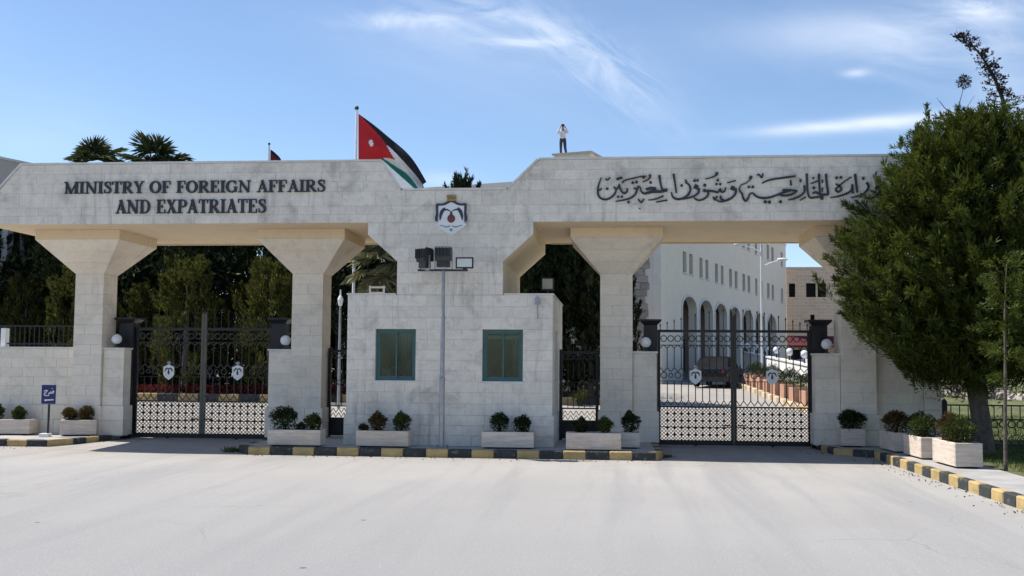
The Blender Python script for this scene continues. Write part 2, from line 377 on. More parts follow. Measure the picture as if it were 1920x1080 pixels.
# ------------------------------------------------------------------ builders
def wloc(o):
    v = Vector((0, 0, 0))
    while o is not None:
        v = v + o.location; o = o.parent
    return v
class MB:
    def __init__(s): s.v = []; s.f = []; s.m = []
    def add(s, vs, fs, mi=0):
        k = len(s.v); s.v += [tuple(p) for p in vs]
        for f in fs: s.f.append(tuple(i+k for i in f)); s.m.append(mi)
        return s
    def box(s, x0, x1, y0, y1, z0, z1, mi=0):
        return s.add([(x0,y0,z0),(x1,y0,z0),(x1,y1,z0),(x0,y1,z0),(x0,y0,z1),(x1,y0,z1),(x1,y1,z1),(x0,y1,z1)],
                     [(0,3,2,1),(4,5,6,7),(0,1,5,4),(1,2,6,5),(2,3,7,6),(3,0,4,7)], mi)
    def frustum(s, c0, h0, z0, c1, h1, z1, mi=0):
        a = [(c0[0]+sx*h0[0], c0[1]+sy*h0[1], z0) for sx, sy in ((-1,-1),(1,-1),(1,1),(-1,1))]
        b = [(c1[0]+sx*h1[0], c1[1]+sy*h1[1], z1) for sx, sy in ((-1,-1),(1,-1),(1,1),(-1,1))]
        return s.add(a+b, [(0,3,2,1),(4,5,6,7),(0,1,5,4),(1,2,6,5),(2,3,7,6),(3,0,4,7)], mi)
    def prism_xz(s, poly, y0, y1, mi=0):
        n = len(poly)
        return s.add([(x,y0,z) for x, z in poly]+[(x,y1,z) for x, z in poly],
                     [tuple(range(n)), tuple(range(2*n-1, n-1, -1))]+[(i, i+n, (i+1)%n+n, (i+1)%n) for i in range(n)], mi)
    def prism_xy(s, poly, z0, z1, mi=0):
        n = len(poly)
        zz0 = z0 if callable(z0) else (lambda x, y: z0)
        zz1 = z1 if callable(z1) else (lambda x, y: z1)
        return s.add([(x,y,zz0(x,y)) for x, y in poly]+[(x,y,zz1(x,y)) for x, y in poly],
                     [tuple(range(n-1,-1,-1)), tuple(range(n, 2*n))]+[(i, (i+1)%n, (i+1)%n+n, i+n) for i in range(n)], mi)
    def tube(s, pts, r, n=8, mi=0, cap=True):
        pts = [Vector(p) for p in pts]
        rs = r if isinstance(r, (list, tuple)) else [r]*len(pts)
        ref = Vector((0.31, 0.95, 0.05)); k = len(s.v); prev = None
        for i, p in enumerate(pts):
            t = (pts[min(i+1, len(pts)-1)]-pts[max(i-1, 0)]).normalized()
            a = (prev if prev is not None else ref); a = a - t*a.dot(t)
            if a.length < 1e-4: a = Vector((1, 0, 0)) - t*t.x
            a.normalize(); prev = a; b = t.cross(a)
            for j in range(n):
                q = 2*math.pi*j/n
                s.v.append(tuple(p + (a*math.cos(q)+b*math.sin(q))*rs[i]))
        for i in range(len(pts)-1):
            for j in range(n):
                s.f.append((k+i*n+j, k+i*n+(j+1)%n, k+(i+1)*n+(j+1)%n, k+(i+1)*n+j)); s.m.append(mi)
        if cap:
            s.f.append(tuple(k+j for j in range(n-1, -1, -1))); s.m.append(mi)
            e = k+(len(pts)-1)*n; s.f.append(tuple(e+j for j in range(n))); s.m.append(mi)
        return s
    def lathe(s, prof, c=(0,0,0), n=16, mi=0):
        k = len(s.v)
        for r, z in prof:
            for j in range(n):
                q = 2*math.pi*j/n; s.v.append((c[0]+r*math.cos(q), c[1]+r*math.sin(q), c[2]+z))
        for i in range(len(prof)-1):
            for j in range(n):
                s.f.append((k+i*n+j, k+i*n+(j+1)%n, k+(i+1)*n+(j+1)%n, k+(i+1)*n+j)); s.m.append(mi)
        s.f.append(tuple(k+j for j in range(n-1, -1, -1))); s.m.append(mi)
        e = k+(len(prof)-1)*n; s.f.append(tuple(e+j for j in range(n))); s.m.append(mi)
        return s
    def ball(s, c, r, n=16, mi=0, sc=(1,1,1)):
        k = len(s.v); h = n//2
        for i in range(h+1):
            a = math.pi*(0.02+0.96*i/h)-math.pi/2
            for j in range(n):
                q = 2*math.pi*j/n
                s.v.append((c[0]+r*sc[0]*math.cos(a)*math.cos(q), c[1]+r*sc[1]*math.cos(a)*math.sin(q), c[2]+r*sc[2]*math.sin(a)))
        for i in range(h):
            for j in range(n):
                s.f.append((k+i*n+j, k+i*n+(j+1)%n, k+(i+1)*n+(j+1)%n, k+(i+1)*n+j)); s.m.append(mi)
        s.f.append(tuple(k+j for j in range(n-1, -1, -1))); s.m.append(mi)
        s.f.append(tuple(k+h*n+j for j in range(n))); s.m.append(mi)
        return s
    def ribbon(s, pts, ws, y0, y1, mi=0):
        n = len(pts); L = []; Rr = []
        for i in range(n):
            a = pts[max(i-1, 0)]; b = pts[min(i+1, n-1)]
            dx, dz = b[0]-a[0], b[1]-a[1]; l = math.hypot(dx, dz) or 1
            nx, nz = -dz/l, dx/l; w = ws[i]/2
            L.append((pts[i][0]+nx*w, pts[i][1]+nz*w)); Rr.append((pts[i][0]-nx*w, pts[i][1]-nz*w))
        vs = [(x,y0,z) for x, z in L]+[(x,y0,z) for x, z in Rr]+[(x,y1,z) for x, z in L]+[(x,y1,z) for x, z in Rr]
        fs = []
        for i in range(n-1):
            fs += [(i, n+i, n+i+1, i+1), (i, i+1, 2*n+i+1, 2*n+i), (n+i, 3*n+i, 3*n+i+1, n+i+1)]
        fs += [(0, 2*n, 3*n, n), (n-1, 2*n-1, 4*n-1, 3*n-1)]
        return s.add(vs, fs, mi)
    def ring(s, c, r, w, y0, y1, n=14, mi=0):
        pts = []
        k = len(s.v)
        for j in range(n):
            q = 2*math.pi*j/n; cx, cz = math.cos(q), math.sin(q)
            for rr, yy in ((r-w/2, y0), (r+w/2, y0), (r+w/2, y1), (r-w/2, y1)):
                s.v.append((c[0]+rr*cx, yy, c[1]+rr*cz))
        for j in range(n):
            a = k+j*4; b = k+((j+1) % n)*4
            for q in range(4):
                s.f.append((a+q, a+(q+1)%4, b+(q+1)%4, b+q)); s.m.append(mi)
        return s
    def mesh(s, name, mats, smooth=False):
        me = bpy.data.meshes.new(name)
        me.from_pydata(s.v, [], s.f)
        for m in mts(mats): me.materials.append(m)
        if len(me.materials) > 1: me.polygons.foreach_set('material_index', s.m)
        if smooth: me.polygons.foreach_set('use_smooth', [True]*len(me.polygons))
        me.update(); return me
    def obj(s, name, mats, parent=None, local=False, smooth=False):
        o = put(s.mesh(name, mats, smooth), name, parent, local)
        return o
def put(me, name, parent=None, local=False, at=None):
    o = bpy.data.objects.new(name, me); COL.objects.link(o)
    if at is not None: o.location = at
    if parent is not None:
        o.parent = parent
        if not local: o.location = Vector(o.location) - wloc(parent)
    return o
def tag(o, label, cat, group=None):
    o['label'] = label; o['category'] = cat
    if group: o['group'] = group
    return o
def thing(name, label, cat, loc=(0,0,0), rz=0, group=None):
    o = bpy.data.objects.new(name, None); COL.objects.link(o)
    o.empty_display_size = 0.2
    o.location = loc; o.rotation_euler = (0, 0, rz)
    return tag(o, label, cat, group)
def struct(o):
    o['kind'] = 'structure'; return o
def stuff(o):
    o['kind'] = 'stuff'; return o
def copy_tree(o, parent=None):
    c = o.copy(); COL.objects.link(c)
    if parent is not None: c.parent = parent
    for ch in list(o.children): copy_tree(ch, c)
    return c
def catmull(pts, ws=None, sub=4):
    n = len(pts); out = []; ow = []
    for i in range(n-1):
        p0 = pts[max(i-1, 0)]; p1 = pts[i]; p2 = pts[i+1]; p3 = pts[min(i+2, n-1)]
        for k in range(sub):
            t = k/sub
            out.append(tuple(0.5*((2*b)+(-a+c)*t+(2*a-5*b+4*c-d)*t*t+(-a+3*b-3*c+d)*t**3) for a, b, c, d in zip(p0, p1, p2, p3)))
            if ws: ow.append(ws[i]*(1-t)+ws[i+1]*t)
    out.append(tuple(pts[-1]))
    if ws: ow.append(ws[-1])
    return (out, ow) if ws else out

_cache = {}
def chamfer_box_mesh(name, sx, sy, sz, mat, c=0.006):
    k = (name, round(sx, 3), round(sy, 3), round(sz, 3), mat, c)
    if k in _cache: return _cache[k]
    x, y, z = sx/2, sy/2, sz/2
    vs = []
    for a in (-1, 1):
        for b in (-1, 1):
            for d in (-1, 1):
                vs += [(a*(x-c), b*(y-c), d*z), (a*(x-c), b*y, d*(z-c)), (a*x, b*(y-c), d*(z-c))]
    bm = bmesh.new()
    bv = [bm.verts.new(p) for p in vs]
    bmesh.ops.convex_hull(bm, input=bv)
    me = bpy.data.meshes.new(name); bm.to_mesh(me); bm.free()
    me.materials.append(MAT[mat]); _cache[k] = me
    return me
def block(name, x0, x1, y0, y1, z0, z1, mat, parent, c=0.006, g=0.0):
    me = chamfer_box_mesh(name, x1-x0-g, y1-y0, z1-z0-g, mat, c)
    return put(me, name, parent, at=((x0+x1)/2, (y0+y1)/2, (z0+z1)/2))
def slab_mesh(poly, thick, mat, c=0.0035):
    """facing stone: polygon (x,z) round its own middle, front at y=0, chamfered front edge"""
    k = ('slab', tuple(round(v, 3) for p in poly for v in p), round(thick, 3), mat)
    if k in _cache: return _cache[k]
    n = len(poly)
    cx = sum(p[0] for p in poly)/n; cz = sum(p[1] for p in poly)/n
    inn = []
    for x, z in poly:
        dx, dz = cx-x, cz-z
        inn.append((x+math.copysign(min(c, abs(dx)), dx), z+math.copysign(min(c, abs(dz)), dz)))
    mb = MB()
    vs = [(x,0,z) for x, z in inn]+[(x,c,z) for x, z in poly]+[(x,thick,z) for x, z in poly]
    fs = [tuple(range(n))]
    for i in range(n):
        j = (i+1) % n
        fs += [(i, i+n, j+n, j), (i+n, i+2*n, j+2*n, j+n)]
    mb.add(vs, fs)
    me = mb.mesh('stone', mat); _cache[k] = me
    return me
RS = random.Random(5)
def cladding(parent, bands, place, thick=0.03, L=(0.42, 0.72), mat='stone', gap=0.003, holes=()):
    """bands: (z0,z1,xl0,xr0,xl1,xr1,n) trapezoids cut into n courses; place(x,z)->(location, rotation_z)"""
    for (z0, z1, xl0, xr0, xl1, xr1, n) in bands:
        for k in range(n):
            a0, a1 = z0+(z1-z0)*k/n, z0+(z1-z0)*(k+1)/n
            t0, t1 = k/n, (k+1)/n
            l0, r0 = xl0+(xl1-xl0)*t0, xr0+(xr1-xr0)*t0
            l1, r1 = xl0+(xl1-xl0)*t1, xr0+(xr1-xr0)*t1
            spans = [(l0, r0, l1, r1)]
            for (hx0, hx1, hz0, hz1) in holes:
                if hz0 < a1-0.01 and hz1 > a0+0.01:
                    ns = []
                    for (p, q, u, v) in spans:
                        if hx0 > p and hx1 < q: ns += [(p, hx0, u, hx0), (hx1, q, hx1, v)]
                        else: ns.append((p, q, u, v))
                    spans = ns
            for (p, q, u, v) in spans:
                xs = [min(p, u)]
                w0 = RS.uniform(*L)*RS.choice((0.5, 0.8, 1))
                x = min(p, u)+w0; end = max(q, v)
                cuts = []
                lo, hi = max(p, u)+0.12, min(q, v)-0.12
                x = max(p, u)+RS.choice((0.25, 0.4, 0.55))
                while x < hi:
                    if x > lo: cuts.append(round(x, 2))
                    x += RS.choice([L[0], (L[0]+L[1])/2, L[1]])
                edges0 = [p]+cuts+[q]; edges1 = [u]+cuts+[v]
                for i in range(len(edges0)-1):
                    b0, b1, t_0, t_1 = edges0[i]+gap/2, edges0[i+1]-gap/2, edges1[i]+gap/2, edges1[i+1]-gap/2
                    cx = (b0+b1+t_0+t_1)/4; cz = (a0+a1)/2
                    poly = [(b0-cx, a0+gap/2-cz), (b1-cx, a0+gap/2-cz), (t_1-cx, a1-gap/2-cz), (t_0-cx, a1-gap/2-cz)]
                    me = slab_mesh(poly, thick, mat)
                    loc, rz = place(cx, cz)
                    jit = RS.uniform(-0.0015, 0.0015)
                    o = put(me, 'stone', parent, at=loc)
                    o.rotation_euler = (0, 0, rz)
                    if abs(rz) < 0.1: o.location.y += jit
def wall_holes(mb, x0, x1, z0, z1, y0, y1, holes, mi=0):
    xs = sorted({x0, x1, *[h for q in holes for h in q[:2]]}); zs = sorted({z0, z1, *[h for q in holes for h in q[2:4]]})
    xs = [x for x in xs if x0 <= x <= x1]; zs = [z for z in zs if z0 <= z <= z1]
    for j in range(len(zs)-1):
        run = None
        for i in range(len(xs)):
            solid = False
            if i < len(xs)-1:
                cx, cz = (xs[i]+xs[i+1])/2, (zs[j]+zs[j+1])/2
                solid = not any(h[0] < cx < h[1] and h[2] < cz < h[3] for h in holes)
            if solid and run is None: run = xs[i]
            if not solid and run is not None:
                mb.box(run, xs[i], y0, y1, zs[j], zs[j+1], mi); run = None
    return mb
def gz(y):
    if y < -1: return 0.0
    if y < 2.2: return 0.05*(y+1)/3.2
    if y < 60: return 0.05+0.025*(y-2.2)
    return 0.05+0.025*57.8

def leaf_mesh(name, P, D, L, W, mat, seed=0, roll=None):
    rng = np.random.default_rng(seed)
    n = len(P)
    D = D/np.linalg.norm(D, axis=1, keepdims=True)
    Rv = rng.normal(size=(n, 3))
    S = np.cross(D, Rv); S /= np.linalg.norm(S, axis=1, keepdims=True)+1e-9
    L = np.broadcast_to(L, n)[:, None]; W = np.broadcast_to(W, n)[:, None]
    V = np.empty((n, 4, 3))
    V[:, 0] = P; V[:, 1] = P+D*L*0.45+S*W*0.5; V[:, 2] = P+D*L; V[:, 3] = P+D*L*0.45-S*W*0.5
    me = bpy.data.meshes.new(name)
    me.vertices.add(4*n); me.vertices.foreach_set('co', V.reshape(-1).astype(np.float32))
    me.loops.add(4*n); me.loops.foreach_set('vertex_index', np.arange(4*n, dtype=np.int32))
    me.polygons.add(n); me.polygons.foreach_set('loop_start', np.arange(0, 4*n, 4, dtype=np.int32))
    me.update(calc_edges=True); me.validate()
    me.materials.append(MAT[mat])
    return me
def unit(a): return a/(np.linalg.norm(a, axis=-1, keepdims=True)+1e-9)
def plumes(C, D, Ln, Rd, nper, rng, up=0.15, power=0.8, leaf=(0.10, 0.17), wid=(0.022, 0.04)):
    """feathery sprays: nper leaves along each of the shoots C + D*Ln"""
    m = len(C); D = unit(D)
    t = rng.random((m, nper))**0.9
    rad = unit(rng.normal(size=(m, nper, 3)))
    rr = Rd[:, None]*(1.02-t)**power*rng.random((m, nper))**0.5
    P = C[:, None]+D[:, None]*(t*Ln[:, None])[..., None]+rad*rr[..., None]
    d = unit(D[:, None]*0.8+rad*0.65+np.array([0, 0, up])+rng.normal(size=(m, nper, 3))*0.25)
    n = m*nper
    return P.reshape(-1, 3), d.reshape(-1, 3), rng.uniform(*leaf, n), rng.uniform(*wid, n)

# ------------------------------------------------------------------ setting: ground sheets
def sheet(name, mat, xs, ys, dz, kind='structure', zf=gz):
    mb = MB()
    vs = [(x, y, zf(y)+dz) for y in ys for x in xs]; nx = len(xs)
    fs = [(j*nx+i, j*nx+i+1, (j+1)*nx+i+1, (j+1)*nx+i) for j in range(len(ys)-1) for i in range(nx-1)]
    mb.add(vs, fs)
    o = mb.obj(name, mat); o['kind'] = kind; return o
sheet('ground', 'earth', [-2500, -80, 0, 80, 2500], [-2500, -60, -1, 2.2, 60, 120, 2500], -0.03)
sheet('road', 'road', [-70, 0, 70], [-55, -1, 2.2, 60, 75], 0.0)
struct(MB().prism_xy([(-34,-0.1),(-12.0,0.05),(-11.72,0.6),(-11.45,2.0),(-11.45,2.5),(-34,2.5)], -0.02, 0.155).obj('pavement', 'paving'))
struct(MB().prism_xy([(-7.48,4.3),(-7.48,-0.55),(-7.2,-0.85),(0.85,-0.85),(0.92,-0.6),(0.92,4.3)], -0.02, 0.155).obj('pavement', 'paving'))
struct(MB().prism_xy([(4.62,3.0),(4.78,0.75),(5.45,0.28),(5.65,-16),(6.55,-16),(6.5,-4.0),(6.6,0.5),(7.1,2.4),(7.1,3.0)], -0.02, 0.155).obj('pavement', 'paving'))
# lawn bank on the right, beyond and beside the railing
def lawn_z(x, y):
    return 0.13 + max(0, y-1.9)*0.048
xs_ = [6.4, 7.3, 10, 16, 30, 60]; ys_ = [-18, -6, -2, 0, 1.9, 6, 12, 20, 34]
vs = []
for y in ys_:
    for x in xs_:
        xx = x
        if x == 6.4: xx = 6.55 if y < 1.9 else 7.25
        if x == 7.3 and y > 1.5: xx = 7.6
        vs.append((xx, y, lawn_z(x, y)))
n_ = len(xs_)
lawn_o = MB().add(vs, [(j*n_+i, j*n_+i+1, (j+1)*n_+i+1, (j+1)*n_+i) for j in range(len(ys_)-1) for i in range(n_-1)]).obj('lawn', 'lawn')
struct(lawn_o)
# planting bed behind the left gate
struct(MB().prism_xy([(-40,16.3),(0.4,16.3),(0.4,31),(-40,60)], lambda x, y: gz(y)-0.2, lambda x, y: gz(min(y, 31))+0.22).obj('planting_bed', 'soil'))

# ------------------------------------------------------------------ kerbs: painted stones one by one
KC = [0]
def kerb(path, L=0.46, w=0.16, h=0.165, z0=lambda x, y: 0.0, start=0, label=None, mats=('yellow', 'kblack')):
    root = bpy.data.objects.new('kerb', None); COL.objects.link(root); struct(root)
    root.location = (path[0][0], path[0][1], 0)
    k = start
    for a, b in zip(path[:-1], path[1:]):
        dx, dy = b[0]-a[0], b[1]-a[1]; ln = math.hypot(dx, dy); ang = math.atan2(dy, dx)
        n = max(1, round(ln/L)); st = ln/n
        for i in range(n):
            t = (i+0.5)/n
            cx, cy = a[0]+dx*t - dy/ln*w/2, a[1]+dy*t + dx/ln*w/2
            me = chamfer_box_mesh('kerb_stone', st-0.008, w, h+0.03, mats[k % 2], 0.018)
            o = put(me, 'kerb_stone', root, at=(cx+RS.uniform(-.004,.004), cy+RS.uniform(-.004,.004), z0(cx, cy)+(h+0.03)/2-0.03+RS.uniform(-.005,.005)))
            o.rotation_euler = (0, 0, ang+RS.uniform(-0.008, 0.008))
            k += 1
    return root
kerb([(-19.8,-0.28),(-12.05,-0.05),(-11.75,0.5),(-11.42,1.65)], start=1)
kerb([(-7.62,1.6),(-7.62,-0.6),(-7.28,-1.0),(0.9,-1.0),(1.06,-0.6),(1.06,1.6)], start=0)
kerb([(4.5,2.0),(4.62,0.72),(5.32,0.2),(5.52,-14.8)], start=1)
kerb([(-20.6,16.1),(0.4,16.1)], L=0.78, w=0.2, h=0.27, z0=lambda x, y: gz(16)-0.01, start=0)
kerb([(6.25,33),(6.25,12.5)], L=0.8, w=0.2, h=0.2, z0=lambda x, y: gz(y), start=0, mats=('yellow', 'travertine'))

# ------------------------------------------------------------------ stone gateway
gw = thing('stone_gateway', 'long pale limestone entrance gateway on four flared piers with lettered beams', 'gateway', (-3.35, 2.0, 0))
core = [(-13.75,4.84),(-5.12,4.84),(-5.12,4.58),(-4.48,4.01),(-4.48,3.303),(-2.23,3.303),(-2.23,4.01),(-1.60,4.58),(-1.60,4.84),
        (7.05,4.84),(7.05,5.2),(6.2,6.15),(-1.49,6.15),(-2.14,5.52),(-4.42,5.52),(-4.86,6.15),(-12.91,6.15),(-13.75,5.2)]
beam = MB().prism_xz(core, 0.009, 4.2).obj('beam', 'plaster', gw)
# a shallow render groove line near the back of each soffit
for x0, x1 in ((-13.6, -5.3), (-1.45, 6.9)):
    MB().box(x0, x1, 3.96, 4.05, 4.815, 4.838).obj('soffit_strip', 'plaster', gw)
front = lambda x, z: ((x, 0.0, z), 0.0)
cladding(beam, [(3.303,4.01,-4.48,-2.23,-4.48,-2.23,3),
                (4.01,4.58,-4.48,-2.23,-5.12,-1.60,2),
                (4.58,4.84,-5.12,-1.60,-5.12,-1.60,1),
                (4.84,5.20,-13.75,7.05,-13.75,7.05,2),
                (5.20,5.52,-13.75,7.05,-13.467,6.764,1),
                (5.52,6.15,-13.467,-4.42,-12.91,-4.86,3),
                (5.52,6.15,-2.14,6.764,-1.49,6.2,3)], front)
# coping along the stepped top
def cope(a, b, parent, y0=-0.025, y1=4.22, t=0.045):
    dx, dz = b[0]-a[0], b[1]-a[1]; l = math.hypot(dx, dz); nx, nz = -dz/l*t, dx/l*t
    if nz < 0: nx, nz = -nx, -nz
    MB().prism_xz([(a[0], a[1]+0.002), (b[0], b[1]+0.002), (b[0]+nx, b[1]+nz), (a[0]+nx, a[1]+nz)], y0, y1).obj('coping', 'coping', parent)
top = [(-13.78,5.2),(-12.91,6.15),(-4.86,6.15),(-4.42,5.52),(-2.14,5.52),(-1.49,6.15),(6.2,6.15),(7.08,5.2)]
for a, b in zip(top[:-1], top[1:]):
    cope(a, b, gw)
# four piers of stacked blocks with flared capitals
PIERS = [(-12.075, 0.69), (-6.87, 0.72), (0.145, 0.72), (5.37, 0.74)]
for (cx, w) in PIERS:
    cy = 1.96; h = w/2
    col = MB().box(cx-h+.009, cx+h-.009, cy-h+.009, cy+h-.009, 0.12, 3.9).obj('column', 'mortar', gw)
    zc = [0.155, 0.49, 0.83] + [0.83+(3.88-0.83)*k/13 for k in range(1, 14)]
    for k in range(len(zc)-1):
        e = 0.045 if k < 2 else 0.0
        a, b = zc[k], zc[k+1]
        if k % 2:
            s = RS.choice((0.38, 0.5, 0.62))*w
            block('stone', cx-h-e, cx-h+s-.0015, cy-h-e, cy+h+e, a, b, 'stone_clean', col, .0035, g=0.003)
            block('stone', cx-h+s+.0015, cx+h+e, cy-h-e, cy+h+e, a, b, 'stone_clean', col, .0035, g=0.003)
        else:
            block('stone', cx-h-e, cx+h+e, cy-h-e, cy-.0015, a, b, 'stone_clean', col, .0035, g=0.003)
            block('stone', cx-h-e, cx+h+e, cy+.0015, cy+h+e, a, b, 'stone_clean', col, .0035, g=0.003)
    cap = MB().frustum((cx,cy),(h-.015,h-.015),3.885,(cx,cy),(0.985,0.985),4.62).obj('capital', 'mortar', gw)
    zs = [3.883, 4.13, 4.37, 4.62]
    for k in range(3):
        t0, t1 = (zs[k]-3.883)/(4.62-3.883), (zs[k+1]-3.883)/(4.62-3.883)
        h0, h1 = h+(1.0-h)*t0, h+(1.0-h)*t1
        MB().frustum((cx,cy),(h0,h0),zs[k]+.001,(cx,cy),(h1,h1),zs[k+1]-.0015).obj('stone', 'stone_clean', cap)
    MB().frustum((cx,cy),(1.0,1.0),4.622,(cx,cy),(1.0,1.0),4.837).obj('capital_band', 'plaster', cap)

# ------------------------------------------------------------------ guard booth
gb = thing('guard_booth', 'square limestone guard booth with two teal windows under the middle of the gateway', 'guard booth', (-3.35, 2.2, 0.155))
BX0, BX1, BY1, BT = -5.53, -1.18, 4.4, 3.30
HOLES = [(-4.92, -4.06, 1.50, 2.58), (-2.65, -1.80, 1.50, 2.58)]
mb = MB()
wall_holes(mb, BX0+.009, BX1-.009, 0.12, BT-.005, 0.009, 0.25, HOLES)
mb.box(BX0+.009, BX0+.25, 0.25, BY1, 0.12, BT-.005)
wall_holes(mb2 := MB(), 0, 1, 0, 1, 0, 1, [])
mb.box(BX1-.25, BX1-.009, 0.25, 1.1, 0.12, BT-.005)
mb.box(BX1-.25, BX1-.009, 1.9, BY1, 0.12, BT-.005)
mb.box(BX1-.25, BX1-.009, 1.1, 1.9, 0.12, 1.5); mb.box(BX1-.25, BX1-.009, 1.1, 1.9, 2.58, BT-.005)
mb.box(BX0+.25, BX1-.25, BY1-.22, BY1, 0.12, BT-.005)
wallo = mb.obj('wall', 'mortar', gb)
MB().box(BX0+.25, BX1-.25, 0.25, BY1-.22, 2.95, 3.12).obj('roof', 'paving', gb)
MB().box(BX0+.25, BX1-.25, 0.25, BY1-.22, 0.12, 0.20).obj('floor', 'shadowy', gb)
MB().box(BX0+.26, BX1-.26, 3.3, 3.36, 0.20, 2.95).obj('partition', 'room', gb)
cladding(wallo, [(0.155,0.79,BX0-.035,BX1+.035,BX0-.035,BX1+.035,3),
                 ], lambda x, z: ((x, -0.035, z), 0.0), thick=0.065)
cladding(wallo, [(0.79,1.50,BX0,BX1,BX0,BX1,3),(1.50,2.58,BX0,BX1,BX0,BX1,5),(2.58,BT,BX0,BX1,BX0,BX1,3)], front, holes=HOLES)
right = lambda x, z: ((BX1, x, z), R(90))
cladding(wallo, [(0.79,1.50,0.03,BY1,0.03,BY1,3),(1.50,2.58,0.03,BY1,0.03,BY1,5),(2.58,BT,0.03,BY1,0.03,BY1,3)], right, L=(0.7,1.0), holes=[(1.1,1.9,1.5,2.58)])
cladding(wallo, [(0.155,0.79,0.03,BY1,0.03,BY1,3)], lambda x, z: ((BX1+.035, x, z), R(90)), L=(0.7,1.0), thick=0.065)
cladding(wallo, [(0.155,0.79,-BY1,-0.03,-BY1,-0.03,3),(0.79,BT,-BY1,-0.03,-BY1,-0.03,11)], lambda x, z: ((BX0, -x, z), R(-90)), L=(0.9,1.3))
# parapet coping, interrupted where the gateway neck rises
for x0, x1 in ((BX0-.02, -4.50), (-2.21, BX1+.02)):
    MB().box(x0, x1, -0.02, 0.28, BT+.001, BT+.034).obj('coping', 'coping', gb)
MB().box(BX1-.27, BX1+.02, 0.282, BY1+.02, BT+.001, BT+.034).obj('coping', 'coping', gb)
MB().box(BX0-.02, BX0+.27, 0.282, BY1+.02, BT+.001, BT+.034).obj('coping', 'coping', gb)
def teal_window(x0, x1, z0, z1, y, parent, rot=False):
    f = .055
    P = (lambda m: m)
    fr = MB()
    fr.box(x0, x0+f, y, y+.07, z0, z1); fr.box(x1-f, x1, y, y+.07, z0, z1)
    fr.box(x0+f, x1-f, y, y+.07, z0, z0+f); fr.box(x0+f, x1-f, y, y+.07, z1-f, z1)
    w = fr.obj('window', 'teal', parent)
    xm = (x0+x1)/2
    for a, b, yy in ((x0+f, xm+.025, y+.012), (xm-.02, x1-f, y+.040)):
        s = .034
        sa = MB(); sa.box(a, a+s, yy, yy+.026, z0+f, z1-f); sa.box(b-s, b, yy, yy+.026, z0+f, z1-f)
        sa.box(a+s, b-s, yy, yy+.026, z0+f, z0+f+s); sa.box(a+s, b-s, yy, yy+.026, z1-f-s, z1-f)
        sa.obj('sash', 'teal', w)
        MB().box(a+s-.004, b-s+.004, yy+.010, yy+.016, z0+f+s-.004, z1-f-s+.004).obj('pane', 'glass', w)
    sill = MB().box(x0-.04, x1+.04, y-.085, y-.004, z0-.045, z0-.004).obj('sill', 'coping', w)
    return w
teal_window(-4.92, -4.06, 1.50, 2.58, 0.075, gb)
w2 = teal_window(-2.65, -1.80, 1.50, 2.58, 0.075, gb)
MB().box(-2.56, -1.88, 0.20, 0.24, 2.38, 2.46).obj('roller_blind', 'white', gb)
MB().box(-4.85, -4.45, 1.3, 1.7, 0.21, 1.78).obj('cabinet', 'lens', gb)
def curtain(x0, x1, y, z0, z1):
    n = max(8, int((x1-x0)/.03)); mbc = MB()
    pts = [(x0+(x1-x0)*i/n, y+.022*math.sin(i*1.9)+.008*math.sin(i*.7)) for i in range(n+1)]
    mbc.add([(a, b, z) for z in (z0, z1) for a, b in pts], [(i, i+1, n+2+i, n+1+i) for i in range(n)])
    mbc.obj('curtain', 'curtain', gb)
curtain(-4.42, -4.16, .36, 1.45, 2.62); curtain(-4.10, -4.00, .36, 1.45, 2.62); curtain(-2.05, -1.84, .36, 1.45, 2.62)
MB().box(-4.95, -3.95, .30, .75, 1.28, 1.32).box(-2.7, -1.75, .30, .75, 1.28, 1.32).obj('desk', 'brown', gb)
MB().box(-4.86, -4.66, .38, .5, 1.322, 1.74).obj('paper_stack', 'white', gb)
MB().ball((-2.42, 1.2, 1.62), 0.17, 12, 0, (1,.9,1.25)).box(-2.62,-2.2,1.02,1.4,0.9,1.42).obj('office_chair', 'black', gb)
# small side window towards the pedestrian gate
sw = MB().box(BX1-.12, BX1-.06, 1.1, 1.16, 1.5, 2.58).box(BX1-.12, BX1-.06, 1.84, 1.9, 1.5, 2.58).box(BX1-.12, BX1-.06, 1.16, 1.84, 1.5, 1.56).box(BX1-.12, BX1-.06, 1.16, 1.84, 2.52, 2.58).obj('window', 'teal', gb)
MB().box(BX1-.10, BX1-.09, 1.16, 1.84, 1.56, 2.52).obj('pane', 'glass', sw)
# cable and small junction fitting near the top right of the front
MB().tube([(-1.50,-0.012,3.28),(-1.50,-0.016,3.05),(-1.49,-0.014,2.80)], .008, 6).box(-1.55,-1.45,-0.05,-0.003,3.10,3.24).obj('cable_box', 'steel', gb)

# ------------------------------------------------------------------ boundary and flank walls
def block_wall(name, label, x0, x1, y0, y1, ztop, cap=True, plinth=True, L=0.55, mat='stone_clean'):
    t = thing(name, label, 'wall', ((x0+x1)/2, (y0+y1)/2, 0.155))
    MB().box(x0+.009, x1-.009, y0+.009, y1-.009, 0.13, ztop-.01).obj('core', 'mortar', t)
    zc = [0.155, 0.49, 0.83]; n = max(2, round((ztop-0.83)/0.235)); zc += [0.83+(ztop-0.83)*k/n for k in range(1, n+1)]
    for k in range(len(zc)-1):
        e = 0.045 if (k < 2 and plinth) else 0.0
        off = L*0.5 if k % 2 else 0.0
        cuts = [x0-e]; x = x0+off+L
        while x < x1-0.15:
            if x > x0+0.15: cuts.append(x)
            x += L
        cuts.append(x1+e)
        for a, b in zip(cuts[:-1], cuts[1:]):
            block('stone', a+.0015, b-.0015, y0-e, y1+e, zc[k], zc[k+1], mat, t, .0035, g=0.003)
    if cap: MB().box(x0-.02, x1+.02, y0-.025, y1+.025, ztop+.001, ztop+.04).obj('coping', 'coping', t)
    return t
